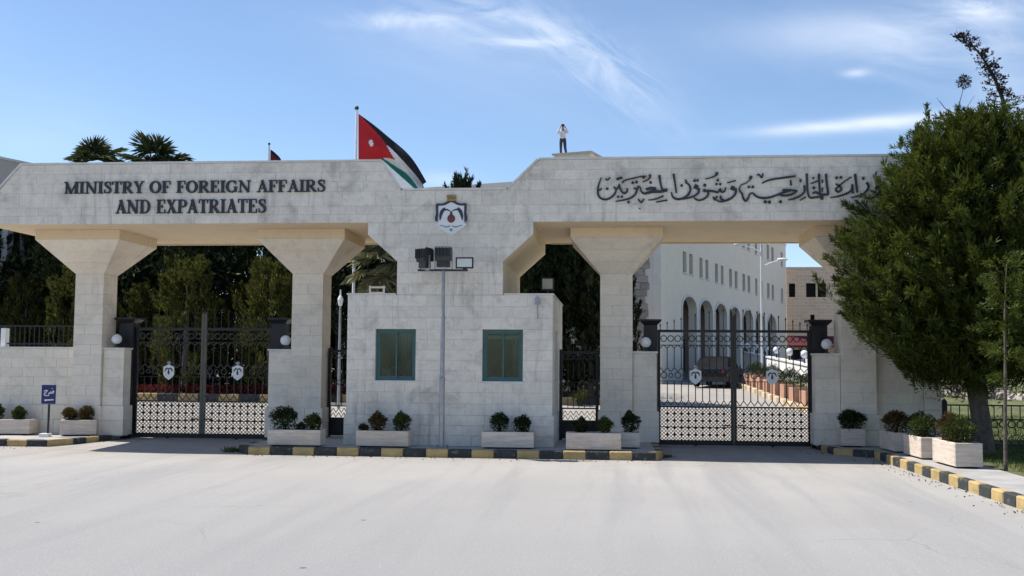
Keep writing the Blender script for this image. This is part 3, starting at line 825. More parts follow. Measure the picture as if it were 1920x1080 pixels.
block_wall('boundary_wall', 'low limestone boundary wall left of the outermost left pier', -19.5, -12.43, 1.78, 2.14, 2.14)
block_wall('flank_wall', 'stub of stone wall between the leftmost pier and the open-work left gate', -11.725, -11.22, 1.70, 2.08, 2.13)
block_wall('flank_wall', 'stub of stone wall right of the left gate beside the second pier', -7.78, -7.235, 1.70, 2.08, 2.12)
block_wall('flank_wall', 'stub of stone wall between the pier right of the booth and the right gate', 0.51, 1.04, 1.70, 2.08, 2.12)
block_wall('flank_wall', 'stub of stone wall between the right gate and the pier behind the pine', 4.46, 4.995, 1.70, 2.08, 2.10)
bw = block_wall('boundary_wall', 'shaded stone boundary wall behind the pine at the right end', 5.745, 6.78, 1.80, 2.16, 2.22)
for k in range(8):
    block('pilaster_stone', 6.785, 7.14, 1.74, 2.22, 0.155+k*0.258, 0.155+(k+1)*0.258, 'stone_clean', bw, g=0.006)

# ------------------------------------------------------------------ globe lamps on the flank walls
def globe(x, y, z, label):
    t = thing('globe_lamp', label, 'lamp', (x, y, z), group='globe lamps on the gate walls')
    MB().lathe([(.06,0),(.06,.02),(.03,.03),(.025,.08),(.05,.09),(.05,.105)], (x,y,z), 12).obj('lamp_base', 'dark_metal', t)
    MB().ball((x,y,z+.20), .118, 20).obj('globe', 'globe', t, smooth=True)
globe(-11.47, 1.82, 2.172, 'white globe lamp on the wall stub left of the left gate')
globe(-7.43, 1.82, 2.162, 'white globe lamp on the wall stub right of the left gate')
globe(0.80, 1.82, 2.162, 'white globe lamp on the wall stub left of the right gate')
globe(4.74, 1.82, 2.142, 'white globe lamp on the wall stub right of the right gate')

# ------------------------------------------------------------------ wrought iron gates
def gate_post(x0, x1, label, y0=2.12, y1=2.46, zt=2.76):
    t = thing('gate_post', label, 'gate post', ((x0+x1)/2, (y0+y1)/2, 0.05), group='black steel gate posts')
    MB().box(x0, x1, y0, y1, 0.02, zt).obj('shaft', 'black', t)
    cx, cy, h = (x0+x1)/2, (y0+y1)/2, (x1-x0)/2
    MB().frustum((cx,cy),(h,h),zt,(cx,cy),(h+.09,h+.09),zt+.09).box(cx-h-.09,cx+h+.09,cy-h-.09,cy+h+.09,zt+.09,zt+.13).obj('cap', 'black', t)
gate_post(-11.56, -11.22, 'black steel post with flared cap behind the leftmost globe lamp')
gate_post(-7.86, -7.54, 'black steel post with flared cap closing the left gate on its right')
gate_post(0.77, 1.07, 'black steel post with flared cap closing the right gate on its left')
gate_post(4.48, 4.82, 'black steel post with flared cap closing the right gate on its right')

shared = {}
def bar_mesh(key, fn, mat):
    if key not in shared: shared[key] = fn().mesh(key[0], mat)
    return shared[key]
def crest(parent, x, y, z, s=1.0):
    """small white crest plate of the gates, x,z its middle"""
    mb = MB()
    pl = [(-.16,.17),(-.10,.19),(0,.24),(.10,.19),(.16,.17),(.165,-.06),(.12,-.13),(0,-.22),(-.12,-.13),(-.165,-.06)]
    P = lambda q: [(x+a*s, z+b*s) for a, b in q]
    mb.prism_xz(P(pl), y-.03, y-.012, 0)
    for sg in (-1, 1):
        mb.ribbon([(x+sg*a*s, z+b*s) for a, b in ((.0,.115),(.05,.125),(.095,.09),(.115,.02))], [.022*s,.045*s,.045*s,.012*s], y-.034-.001*sg, y-.03, 1)
    mb.prism_xz(P([(-.012,.10),(.012,.10),(.032,.0),(.022,-.055),(-.022,-.055),(-.032,.0)]), y-.035, y-.03, 1)
    mb.ball((x, y-.02, z+.285*s), .070*s, 10, 2, (1,.35,.75))
    return mb.obj('crest', ('white', 'navy', 'steel'), parent)
def gate_leaf(parent, xa, xb, y, stile_left_w, stile_right_w, arch, z0=0.07, mat='black', stile_mat='bronze', crest_on=True, zt=2.66, dark_side='l'):
    """one leaf between xa and xb; arch(x) gives the height of the spike tips"""
    lf = MB().box(xa, xb, y-.02, y+.02, z0, z0+.11).obj('gate_leaf', mat, parent)      # kick plate carries the leaf
    put_m = lambda me, nm, at: put(me, nm, lf, at=at)
    def hbar(z, t=.03, dy=.018):
        MB().box(xa+stile_left_w, xb-stile_right_w, y-dy, y+dy, z-t/2, z+t/2).obj('rail', mat, lf)
    sl = 'bronze' if stile_left_w > .07 else mat
    for a, b, m in ((xa, xa+stile_left_w, stile_mat if dark_side == 'r' else mat), (xb-stile_right_w, xb, stile_mat if dark_side == 'l' else mat)):
        tall = (m == stile_mat)
        mb = MB().box(a, b, y-.032, y+.032, z0+.11, zt+.30 if tall else zt)
        if tall: mb.frustum(((a+b)/2, y), ((b-a)/2, .032), zt+.30, ((a+b)/2, y), (.006,.006), zt+.37)
        mb.obj('stile', m, lf)
    X0, X1 = xa+stile_left_w, xb-stile_right_w
    n = max(2, round((X1-X0)/0.165)); p = (X1-X0)/n
    hbar(zt-.03, .06, .025); hbar(zt-.35, .018); hbar(1.50, .016); hbar(.925, .032)
    # upper ring row, long hexagon bars, middle ring row, lower bars
    ring1 = bar_mesh(('ring', mat), lambda: MB().ring((0,0), .066, .020, -.012, .012, 14), mat)
    ring2 = bar_mesh(('ring', mat, 's'), lambda: MB().ring((0,0), .045, .018, -.012, .012, 12), mat)
    barU = bar_mesh(('bar', mat, 'u'), lambda: MB().box(-.010,.010,-.010,.010,-.22,.22), mat)
    barL = bar_mesh(('bar', mat, 'l'), lambda: MB().box(-.010,.010,-.010,.010,-.215,.215), mat)
    barT = bar_mesh(('tie', mat), lambda: MB().box(-.008,.008,-.008,.008,-.10,.10), mat)
    for i in range(n):
        xc = X0+p*(i+.5)
        put_m(ring1, 'ring', (xc, y, 2.46))
        if not (crest_on and abs(xc-(xa+xb)/2) < .2):
            put_m(ring1 if i % 2 == 0 else ring2, 'ring', (xc, y, 1.63))
    for i in range(n+1):
        xc = X0+p*i
        if 0 < i < n:
            put_m(barU, 'bar', (xc, y, 2.02)); put_m(barL, 'bar', (xc, y, 1.28))
        # spikes
        tip = arch(xc)
        sp = MB().box(xc-.008, xc+.008, y-.008, y+.008, zt, tip-.07).frustum((xc,y),(.006,.006),tip-.075,(xc,y),(.018,.012),tip-.05).frustum((xc,y),(.018,.012),tip-.05,(xc,y),(.001,.001),tip)
        sp.obj('spike', mat, lf)
    # zig-zag links
    def zig(zb, zm, up):
        mb = MB()
        for i in range(n):
            a, c, b = X0+p*i, X0+p*(i+.5), X0+p*(i+1)
            mb.ribbon([(a, zb), (c, zm)], [.018,.018], y-.010, y+.010)
            mb.ribbon([(c, zm), (b, zb)], [.018,.018], y-.0095, y+.0105)
        mb.obj('zigzag', mat, lf)
    zig(2.24, 2.32, 1); zig(1.80, 1.71, 0); zig(1.065, .955, 0)
    # close lattice of the lower panel, finer than can be told apart bar by bar
    key = ('lattice', round(X1-X0, 2), mat)
    if key not in shared:
        mb = MB(); W = X1-X0; za, zb = z0+.11, .91; H = zb-za; q = p/2
        k = -int(H/q)-1
        while k*q < W:
            for s in (0, 1):
                x_s, x_e = k*q, k*q+H
                a = max(0, x_s); b = min(W, x_e)
                if b-a > .01:
                    pa, pb = (a, za+(a-x_s)), (b, za+(b-x_s))
                    if s: pa, pb = (W-pa[0], pa[1]), (W-pb[0], pb[1])
                    mb.ribbon([pa, pb], [.0135,.0135], -.007-.001*s, .007-.001*s)
            k += 1
        for j in range(int(W/p)+1):
            mb.box(j*p-.0035, j*p+.0035, -.006, .006, za, zb)
            for zz in (za+.12, za+.12+p, za+.12+2*p, za+.12+3*p):
                if zz < zb-.05 and 0 < j < int(W/p+.5):
                    c = (j*p, zz); r = .028
                    mb.prism_xz([(c[0]+r*math.cos(t*math.pi/4), c[1]+r*math.sin(t*math.pi/4)) for t in range(8)], -.013, .011)
        mb.box(0, W, -.009, .009, za+.28, za+.30)
        shared[key] = mb.mesh('lattice', mat)
    lo = put(shared[key], 'lattice', lf, at=(X0, y, 0)); lo['kind'] = 'stuff'
    # latch
    MB().box((xb-stile_right_w-.20) if dark_side == 'l' else xa+stile_left_w+.02, (xb-stile_right_w-.02) if dark_side == 'l' else xa+stile_left_w+.20, y-.045, y-.014, .50, .53).obj('latch', mat, lf)
    if crest_on: crest(lf, (xa+xb)/2, y, 1.60, 0.80)
    # castor under the leaf
    MB().tube([((xa+xb)/2, y-.02, z0-.01), ((xa+xb)/2, y+.02, z0-.01)], .035, 10).obj('castor', 'dark_metal', lf)
    return lf
def double_gate(xa, xb, label, stile_mat):
    y = 2.28; xm = (xa+xb)/2
    arch = lambda x: 2.79 + 0.36*max(0, math.sin(math.pi*(x-xa)/(xb-xa)))**1.1
    t = thing('iron_gate', label, 'gate', (xm, y, 0.05), group='double wrought iron gates')
    gate_leaf(t, xa+.01, xm-.004, y, .06, .058, arch, stile_mat=stile_mat, dark_side='l')
    gate_leaf(t, xm+.004, xb-.01, y, .058, .06, arch, stile_mat=stile_mat, dark_side='r')
MAT['bronze_sunlit'] = simple('sunlit_bronze_paint', (0.105, 0.095, 0.075), 0.5, var=0.2, scale=5)  # lighter copy of the bronze: sunlight on the left gate's stiles put into the colour
double_gate(-11.22, -7.86, 'black iron double gate on the left with dark trees behind its bars', 'bronze_sunlit')
double_gate(1.07, 4.48, 'black iron double gate on the right with a driveway and arcade behind it', 'bronze')
def ped_gate(xa, xb, label, y=2.15):
    t = thing('pedestrian_gate', label, 'gate', ((xa+xb)/2, y, 0.155), group='pedestrian gates either side of the booth')
    f = MB().box(xa, xa+.07, y-.03, y+.03, .155, 2.20).box(xb-.07, xb, y-.03, y+.03, .155, 2.20)
    f.box(xa+.07, xb-.07, y-.025, y+.025, 2.10, 2.16).box(xa+.07, xb-.07, y-.02, y+.02, .85, .88).obj('frame', 'black', t)
    MB().box(xa+.07, xb-.07, y-.015, y+.015, .19, .60).obj('kick_plate', 'black', t)
    X0, X1 = xa+.07, xb-.07; n = max(2, round((X1-X0)/.13)); p = (X1-X0)/n
    for i in range(1, n):
        MB().box(X0+i*p-.008, X0+i*p+.008, y-.008, y+.008, .88, 1.30).obj('bar', 'black', t)
        MB().box(X0+i*p-.008, X0+i*p+.008, y-.008, y+.008, 1.52, 1.90).obj('bar', 'black', t)
        MB().box(X0+i*p-.007, X0+i*p+.007, y-.007, y+.007, 2.16, 2.28).obj('spike', 'black', t)
    for i in range(n):
        c = X0+(i+.5)*p
        for z in (2.02, 1.41):
            MB().ring((c, z), .052, .018, y-.012, y+.012, 12).obj('ring', 'black', t)
        for z in (.66, .76):
            MB().ribbon([(c-p/2, z-.05), (c, z+.05)], [.014,.014], y-.008, y+.008).ribbon([(c, z+.05), (c+p/2, z-.05)], [.014,.014], y-.007, y+.009).obj('link', 'black', t)
ped_gate(-1.14, -0.25, 'narrow black iron pedestrian gate between the booth and the pier on its right')
ped_gate(-6.50, -5.60, 'narrow black iron pedestrian gate squeezed between the second pier and the booth')

# ------------------------------------------------------------------ English lettering
def glyph(ch):
    """strokes of a bold roman capital, cap height 1: list of (points, widths); and its set width"""
    T, t, S = .20, .085, .065      # stem, hairline, serif
    def v(x, a=0, b=1, w=T): return ([(x, a), (x, b)], [w, w])
    def h(x0, x1, z, w=S): return ([(x0, z), (x1, z)], [w, w])
    def ser(x, z, w=.19): return h(x-w, x+w, S/2 if z == 0 else 1-S/2)
    def bowl(x, z0, z1, r, w=T*.95):
        zc, hh = (z0+z1)/2, (z1-z0)/2
        pts, ws = [], []
        for i in range(13):
            q = math.pi/2 - math.pi*i/12
            pts.append((x+r*max(0, math.cos(q))**.8, zc+(hh-.04)*math.sin(q))); ws.append(t+(w-t)*math.cos(q)**2)
        return (pts, ws)
    if ch == 'I': return [v(.2), ser(.2,0), ser(.2,1)], .40
    if ch == 'M': return [v(.15,0,1,t), ([(.15,1-S),(.52,.0)],[.2,.2]), ([(.50,.02),(.86,1-S)],[t,t]), v(.90), ser(.15,0,.14), ser(.90,0), h(.0,.24,1-S/2), h(.80,1.09,1-S/2)], 1.08
    if ch == 'N': return [v(.16,0,1,t), ([(.14,.97),(.74,.03)],[.2,.2]), v(.76,0,1,t), ser(.16,0,.15), h(.0,.22,1-S/2), ser(.76,1,.15)], .92
    if ch == 'S':
        p = [(.50,.74),(.46,.88),(.31,.955),(.15,.90),(.12,.76),(.22,.62),(.40,.48),(.50,.33),(.47,.13),(.30,.045),(.13,.09),(.08,.25)]
        return [catmull(p, [.05,.07,.09,.13,.17,.2,.21,.19,.14,.09,.07,.05], 3), v(.50,.66,.98,.05), v(.08,.03,.34,.05)], .58
    if ch == 'T': return [v(.36), ser(.36,0), h(.03,.69,1-S/2), v(.05,.72,1,.06), v(.67,.72,1,.06)], .72
    if ch == 'R': return [v(.18), ser(.18,0), h(.0,.4,1-S/2), bowl(.36,.47,1,.24), h(.18,.40,.50), ([(.38,.50),(.70,.03)],[.2,.2]), h(.60,.84,S/2)], .82
    if ch == 'Y': return [([(.13,.96),(.40,.42)],[.2,.2]), ([(.66,.96),(.42,.44)],[t,t]), v(.41,0,.48), ser(.41,0), h(.0,.30,1-S/2), h(.54,.80,1-S/2)], .76
    if ch == 'O' or ch == 'G':
        rng_ = range(0, 25) if ch == 'O' else range(3, 22)
        pts = [(.42+.33*math.cos(math.pi*2*i/24), .5+.465*math.sin(math.pi*2*i/24)) for i in rng_]
        ws = [t+(T*1.05-t)*abs(math.cos(math.pi*2*i/24))**1.5 for i in rng_]
        s = [(pts, ws)]
        if ch == 'G': s += [v(.70,.05,.44,.18), h(.55,.84,.46), v(.70,.66,.97,.05)]
        return s, .86
    if ch == 'F': return [v(.18), ser(.18,0), h(.0,.62,1-S/2), v(.60,.70,1,.06), h(.18,.44,.50), v(.44,.38,.62,.05)], .66
    if ch == 'E': return [v(.18), h(.0,.64,S/2), h(.0,.62,1-S/2), v(.60,.70,1,.06), v(.63,0,.30,.06), h(.18,.44,.50), v(.44,.38,.62,.05)], .70
    if ch == 'A': return [([(.14,.03),(.40,.98)],[t,t]), ([(.36,1.0),(.66,.03)],[.21,.21]), h(.22,.56,.31), h(.0,.27,S/2), h(.50,.84,S/2)], .80
    if ch == 'D': return [v(.18), h(.0,.38,S/2), h(.0,.38,1-S/2), bowl(.36,0,1,.34)], .82
    if ch == 'X': return [([(.15,.97),(.62,.03)],[.21,.21]), ([(.60,.97),(.14,.03)],[t,t]), h(.02,.32,1-S/2), h(.48,.74,1-S/2), h(.0,.28,S/2), h(.48,.80,S/2)], .78
    if ch == 'P': return [v(.18), ser(.18,0), h(.0,.4,1-S/2), bowl(.36,.42,1,.26), h(.18,.40,.46)], .68
let = thing('sign_lettering', 'dark English capitals reading MINISTRY OF FOREIGN AFFAIRS AND EXPATRIATES on the left beam', 'lettering', (-8.97, -0.02, 5.4))
LM = {}
def letter_mesh(ch, cap, sx, mat='letter'):
    k = (ch, cap, round(sx, 3))
    if k not in LM:
        mb = MB()
        for i, (p, w) in enumerate(glyph(ch)[0]):
            mb.ribbon([(x*cap*sx, z*cap) for x, z in p], [a*cap*(sx if abs(p[0][0]-p[-1][0]) < .02 else 1) for a in w], -.035-.0012*i, -.004-.0002*i)
        LM[k] = mb.mesh('letter', mat)
    return LM[k]
def text_line(txt, x0, x1, z, cap, parent, space=.40, gap=.035, first_big=None):
    total = sum(space if c == ' ' else glyph(c)[1]+gap for c in txt)
    sx = (x1-x0)/(total*cap); x = x0
    for c in txt:
        if c == ' ': x += space*cap*sx; continue
        put(letter_mesh(c, cap, sx), 'letter', parent, at=(x, 0, z)); x += (glyph(c)[1]+gap)*cap*sx
text_line('MINISTRY OF FOREIGN AFFAIRS', -11.89, -6.05, 5.505, .262, let)
text_line('AND EXPATRIATES', -10.71, -7.34, 5.06, .300, let)

# ------------------------------------------------------------------ Arabic lettering
AR_STROKES=[([-0.177,5.758,-0.225,5.632,-0.249,5.518,-0.242,5.396,-0.191,5.326,-0.101,5.295,0.004,5.324,0.091,5.401,0.128,5.492,0.083,5.567],[0.018,0.029,0.038,0.038,0.038,0.035,0.035,0.035,0.029,0.021]),([-0.249,5.518,-0.209,5.493,-0.167,5.535],[0.024,0.029,0.021]),([0.079,5.564,0.124,5.515,0.172,5.545,0.19,5.618],[0.024,0.032,0.032,0.021]),([0.19,5.618,0.22,5.514,0.259,5.444,0.319,5.425,0.363,5.48,0.346,5.531],[0.026,0.032,0.035,0.035,0.032,0.021]),([0.139,5.715,0.199,5.739,0.256,5.754],[0.038,0.047,0.041]),([-0.092,5.739,-0.052,5.702,0.007,5.762],[0.021,0.024,0.018]),([0.259,5.638,0.289,5.681,0.379,5.713,0.483,5.737,0.618,5.769,0.715,5.783],[0.035,0.026,0.024,0.024,0.024,0.018]),([0.66,5.787,0.693,5.738,0.755,5.792],[0.018,0.021,0.018]),([0.827,5.813,0.83,5.752,0.782,5.699,0.73,5.677,0.677,5.659],[0.05,0.032,0.021,0.021,0.018]),([0.61,5.579,0.565,5.511,0.534,5.413,0.446,5.333,0.304,5.286,0.116,5.254],[0.035,0.041,0.038,0.035,0.029,0.018]),([0.491,5.542,0.528,5.518,0.573,5.529],[0.021,0.032,0.029]),([0.633,5.556,0.647,5.465,0.71,5.416,0.799,5.434,0.901,5.46,1.05,5.453,1.186,5.482],[0.018,0.032,0.038,0.053,0.065,0.05,0.044]),([0.744,5.501,0.841,5.527,0.96,5.52],[0.035,0.05,0.038]),([1.021,5.796,1.038,5.689,1.059,5.568,1.1,5.489,1.189,5.491],[0.05,0.038,0.032,0.041,0.05]),([0.796,5.279,0.945,5.296,1.101,5.359],[0.018,0.026,0.026]),([0.96,5.233,1.186,5.273],[0.024,0.026]),([0.584,5.302,0.65,5.229,0.71,5.307],[0.024,0.032,0.024]),([1.315,5.823,1.344,5.626,1.373,5.422],[0.041,0.032,0.029]),([1.269,5.442,1.296,5.345,1.385,5.293,1.506,5.31,1.61,5.382,1.661,5.487,1.632,5.59,1.552,5.642],[0.021,0.032,0.041,0.041,0.038,0.038,0.035,0.021]),([1.552,5.7,1.588,5.651],[0.024,0.029]),([1.833,5.519,1.82,5.418,1.72,5.351,1.574,5.304,1.42,5.284],[0.044,0.038,0.032,0.029,0.018]),([2.03,5.484,2.015,5.367,1.941,5.298,1.846,5.266,1.764,5.291,1.728,5.342],[0.038,0.038,0.035,0.032,0.026,0.015]),([1.942,5.458,2.072,5.46,2.16,5.444,2.225,5.432,2.266,5.498,2.295,5.434,2.354,5.449,2.384,5.53],[0.044,0.038,0.038,0.035,0.032,0.035,0.032,0.021]),([2.204,5.845,2.195,5.797,2.147,5.763,2.073,5.733,1.967,5.708],[0.059,0.044,0.024,0.021,0.015]),([2.122,5.339,2.159,5.276,2.209,5.354],[0.026,0.038,0.026]),([2.274,5.362,2.291,5.29,2.365,5.253,2.461,5.298],[0.026,0.041,0.038,0.032]),([2.585,5.506,2.581,5.408,2.517,5.325,2.421,5.267,2.279,5.232,2.184,5.269],[0.041,0.041,0.038,0.035,0.029,0.016]),([2.411,5.624,2.586,5.671],[0.022,0.025]),([2.657,5.508,2.67,5.448,2.713,5.398,2.732,5.31,2.785,5.242,2.839,5.309,2.868,5.39,2.931,5.412],[0.022,0.032,0.035,0.035,0.035,0.032,0.029,0.029]),([2.664,5.505,2.693,5.578,2.791,5.614,2.88,5.691],[0.019,0.019,0.019,0.025]),([3.013,5.78,3.051,5.793,3.086,5.76,3.117,5.728,3.14,5.815],[0.022,0.029,0.025,0.029,0.022]),([2.928,5.412,3.006,5.337,3.116,5.304,3.258,5.313,3.384,5.351,3.485,5.392,3.573,5.423,3.699,5.448],[0.029,0.038,0.041,0.038,0.035,0.035,0.032,0.025]),([3.529,5.462,3.636,5.468,3.827,5.447],[0.035,0.038,0.032]),([3.827,5.444,3.713,5.374,3.572,5.349,3.472,5.366],[0.029,0.038,0.038,0.029]),([3.119,5.611,3.261,5.675,3.482,5.711,3.67,5.736,3.804,5.757],[0.025,0.032,0.035,0.038,0.019]),([3.966,5.562,3.974,5.446,3.901,5.353,3.759,5.287,3.643,5.262],[0.032,0.038,0.038,0.035,0.019]),([3.881,5.25,4.0,5.32],[0.022,0.025]),([3.695,5.674,3.703,5.558],[0.025,0.035]),([3.897,5.688,3.892,5.624],[0.041,0.025]),([4.022,5.803,4.029,5.574,4.042,5.397,4.088,5.304,4.197,5.312,4.345,5.324],[0.038,0.032,0.032,0.035,0.035,0.029]),([4.129,5.393,4.198,5.415,4.307,5.366,4.455,5.372],[0.029,0.041,0.044,0.041]),([4.104,5.593,4.236,5.647],[0.022,0.029]),([4.266,5.795,4.272,5.572,4.285,5.376],[0.041,0.035,0.032]),([4.406,5.793,4.422,5.571,4.45,5.375],[0.041,0.035,0.035]),([4.336,5.672,4.335,5.604],[0.029,0.022]),([4.334,5.507,4.329,5.427],[0.029,0.022]),([4.602,5.586,4.679,5.534,4.713,5.469,4.65,5.421,4.598,5.47,4.677,5.55,4.762,5.624,4.911,5.724],[0.025,0.032,0.035,0.038,0.035,0.029,0.025,0.022]),([4.932,5.576,4.911,5.455,4.82,5.388,4.649,5.328,4.485,5.304],[0.035,0.038,0.038,0.032,0.016]),([4.988,5.788,5.009,5.566,5.028,5.402],[0.044,0.035,0.032]),([4.935,5.567,4.938,5.387],[0.029,0.035]),([5.211,5.609,5.253,5.532,5.211,5.436,5.099,5.354,4.896,5.298],[0.041,0.038,0.038,0.032,0.016]),([5.48,5.498,5.47,5.402,5.392,5.323,5.267,5.276,5.175,5.292],[0.041,0.041,0.038,0.032,0.016])]
AR_DOTS=[(-0.056,5.522,0.056),(0.169,5.353,0.05),(0.25,5.353,0.05),(0.473,5.643,0.056),(0.552,5.657,0.056),(0.386,5.237,0.053),(0.842,5.646,0.056),(1.481,5.577,0.056),(1.748,5.677,0.059),(1.81,5.68,0.05),(1.954,5.579,0.065),(2.22,5.682,0.053),(2.193,5.601,0.05),(2.27,5.6,0.05),(1.777,5.547,0.103),(1.948,5.467,0.071),(1.091,5.356,0.041),(0.617,5.102,0.026),(4.161,5.509,0.057),(4.152,5.709,0.041),(4.62,5.708,0.054),(4.704,5.717,0.054),(5.15,5.693,0.057),(2.85,5.536,0.054),(2.932,5.535,0.054),(2.891,5.733,0.073),(3.181,5.223,0.067),(3.266,5.219,0.067),(3.486,5.224,0.063),(4.321,5.289,0.063),(2.521,5.512,0.095),(5.426,5.499,0.095)]
art = thing('sign_lettering', 'dark Arabic calligraphy along the right beam running behind the pine', 'lettering', (2.5, -0.02, 5.3))
for i, (pp, ww) in enumerate(AR_STROKES):
    pts = [(pp[j], pp[j+1]) for j in range(0, len(pp), 2)]
    if len(pts) > 2: pts, ww = catmull(pts, ww, 4)
    MB().ribbon(pts, [w*1.12 for w in ww], -.034-.0011*(i % 9), -.004).obj('calligraphy_stroke', 'letter', art)
for i, (x, z, r) in enumerate(AR_DOTS):
    r *= .62; a = .35
    MB().prism_xz([(x+r*math.cos(a+q*math.pi/2), z+r*math.sin(a+q*math.pi/2)) for q in range(4)], -.036-.001*(i % 5), -.004).obj('calligraphy_dot', 'letter', art)

# ------------------------------------------------------------------ coat of arms over the booth
ca = thing('coat_of_arms', 'white coat of arms with crown and dark wings on the middle of the gateway', 'coat of arms', (-3.33, -0.02, 4.95))
X, Z = -3.33, 4.57
def q(pl): return [(X+a, Z+b) for a, b in pl]
MB().prism_xz(q([(-.27,.62),(-.10,.655),(0,.70),(.10,.655),(.27,.62),(.27,.26),(.33,.22),(.20,.10),(.06,.01),(0,0),(-.06,.01),(-.20,.10),(-.33,.22),(-.27,.26)]), -.045, -.003).obj('mantle', 'white', ca)
for s in (-1, 1):
    pts, ws = catmull([(0,.70),(s*.06,.69),(s*.13,.655),(s*.22,.635),(s*.30,.645)], [.02,.045,.05,.045,.05], 3)
    MB().ribbon(q(pts), ws, -.056, -.046).obj('drape', 'navy', ca)
    pts, ws = catmull([(s*.30,.655),(s*.305,.55),(s*.30,.44),(s*.315,.36),(s*.31,.28)], [.06,.045,.05,.06,.045], 3)
    MB().ribbon(q(pts), ws, -.058, -.046).obj('drape', 'navy', ca)
    pts, ws = catmull([(s*.13,.56),(s*.19,.50),(s*.225,.41),(s*.235,.31)], [.05,.075,.06,.02], 3)
    MB().ribbon(q(pts), ws, -.055, -.046).obj('wing', 'navy', ca)
    pts, ws = catmull([(s*.03,.50),(s*.09,.53),(s*.15,.52)], [.02,.03,.03], 3)
    MB().ribbon(q(pts), ws, -.052, -.046).obj('wing', 'navy', ca)
    pts, ws = catmull([(s*.02,.19),(s*.09,.16),(s*.16,.18),(s*.24,.20)], [.012,.018,.014,.010], 3)
    MB().ribbon(q(pts), ws, -.050, -.046).obj('scroll', 'navy', ca)
MB().ball((X, -.05, Z+.34), .085, 14, 0, (1,.35,1.05)).obj('shield', 'brown', ca, smooth=True)
MB().prism_xz(q([(-.03,.42),(.03,.42),(.015,.50),(-.015,.50)]), -.053, -.046).obj('bird', 'navy', ca)
MB().prism_xz(q([(.035*math.cos(t*math.pi/4), .10+.035*math.sin(t*math.pi/4)) for t in range(8)]), -.050, -.046).obj('medal', 'steel', ca)
mb = MB().prism_xz(q([(-.085,.715),(.085,.715),(.10,.75),(-.10,.75)]), -.05, -.003)
for k in range(-2, 3):
    mb.ribbon(q([(k*.036,.752),(k*.047,.80),(k*.040,.845)]), [.022,.014,.024], -.049, -.006)
mb.obj('crown', ('gold',), ca)

# ------------------------------------------------------------------ floodlight pole
fp = thing('floodlight_pole', 'grey steel pole with two black floodlights and one framed lamp in front of the booth', 'light pole', (-3.39, -0.62, 0.155))
px, py = -3.39, -0.62
MB().lathe([(.056,0),(.056,1.35),(.060,1.36),(.060,1.40),(.046,1.44),(.044,2.60),(.047,2.61),(.047,2.66),(.036,2.70),(.034,3.60)], (px,py,.16), 14).obj('pole', 'steel', fp, smooth=False)
bp = MB().box(px-.13,px+.13,py-.13,py+.13,.157,.175)
for sx in (-1,1):
    for sy in (-1,1): bp.lathe([(.014,0),(.014,.05)], (px+sx*.1,py+sy*.1,.175), 6)
bp.obj('base_plate', 'steel', fp)
MB().box(px-.53,px+.50,py-.03,py+.03,3.745,3.785).obj('crossbar', 'dark_metal', fp)
def floodlight(x, z, rz, label=None):
    f = bpy.data.objects.new('floodlight', None); COL.objects.link(f); f.parent = fp
    f.location = Vector((x, py, z))-fp.location; f.rotation_euler = (0, 0, rz)
    # body leaning back with ribbed hood, ballast box and yoke beneath
    prof = [(-.15,.02),(.13,.0),(.17,.10),(.16,.26),(.10,.30),(-.12,.28)]
    MB().add([(x_, y_, z_) for x_ in (-.165,.165) for y_, z_ in prof], [(0,1,2,3,4,5),(11,10,9,8,7,6)]+[(i, i+6, (i+1)%6+6, (i+1)%6) for i in range(6)]).obj('housing', 'dark_metal', f, local=True)
    MB().box(-.15,.15,-.158,-.13,.05,.26).obj('lamp_glass', 'pane', f, local=True)
    mb = MB()
    for k in range(5): mb.box(-.15+k*.07,-.137+k*.07,.165,.205,.08,.27)
    mb.obj('cooling_fin', 'dark_metal', f, local=True)
    MB().box(-.13,.13,-.08,.10,-.12,.012).obj('ballast_box', 'dark_metal', f, local=True)
    MB().box(-.185,-.168,-.02,.02,-.16,.14).box(.168,.185,-.02,.02,-.16,.14).box(-.185,.185,-.02,.02,-.175,-.155).obj('yoke', 'steel', f, local=True)
    return f
floodlight(px+.0, 3.95, R(180))
lf_ = floodlight(px-.385, 3.93, R(140)); lf_.scale = (.80, .85, 1.0)
led = MB().box(px+.255,px+.62,py-.04,py-.015,3.80,4.03).obj('led_frame', 'black', fp)
MB().box(px+.285,px+.59,py-.047,py-.041,3.83,4.0).obj('led_panel', 'lens', led)
MB().box(px+.33,px+.545,py-.015,py+.05,3.84,3.99).box(px+.40,px+.48,py-.01,py+.02,3.785,3.84).obj('led_driver', 'dark_metal', led)

# ------------------------------------------------------------------ blue exit sign at the left kerb
sg = thing('exit_sign', 'small blue Arabic exit sign with a left arrow on a thin black post', 'sign', (-12.57, 0.92, 0.155), R(6))
MB().box(-.018,.018,-.018,.018,0,.80).obj('post', 'black', sg, local=True)
MB().box(-.165,.150,-.035,-.019,.735,1.16).obj('board', 'blue', sg, local=True)
MB().box(-.172,-.1655,-.036,-.018,.73,1.165).box(-.172,.157,-.0185,-.016,.73,1.165).obj('board_edge', 'white', sg, local=True)
def sq(pl): return [((x-275)/650*0.95, 1.16-(y-245)/720) for x, y in pl]
tx = MB()
for i, (p_, w_) in enumerate([([(198,352),(225,332),(258,338)],[.012,.02,.014]), ([(258,338),(222,366),(204,396),(226,418),(266,414)],[.012,.016,.02,.02,.012]),
              ([(272,368),(280,396),(264,424)],[.018,.018,.012]), ([(286,376),(318,376),(296,352)],[.018,.02,.016]), ([(316,378),(340,376),(352,352),(340,340),(328,362)],[.018,.018,.018,.018,.016])]):
    a, b = catmull(sq(p_), w_, 4); tx.ribbon(a, b, -.0385-.0004*i, -.0355)
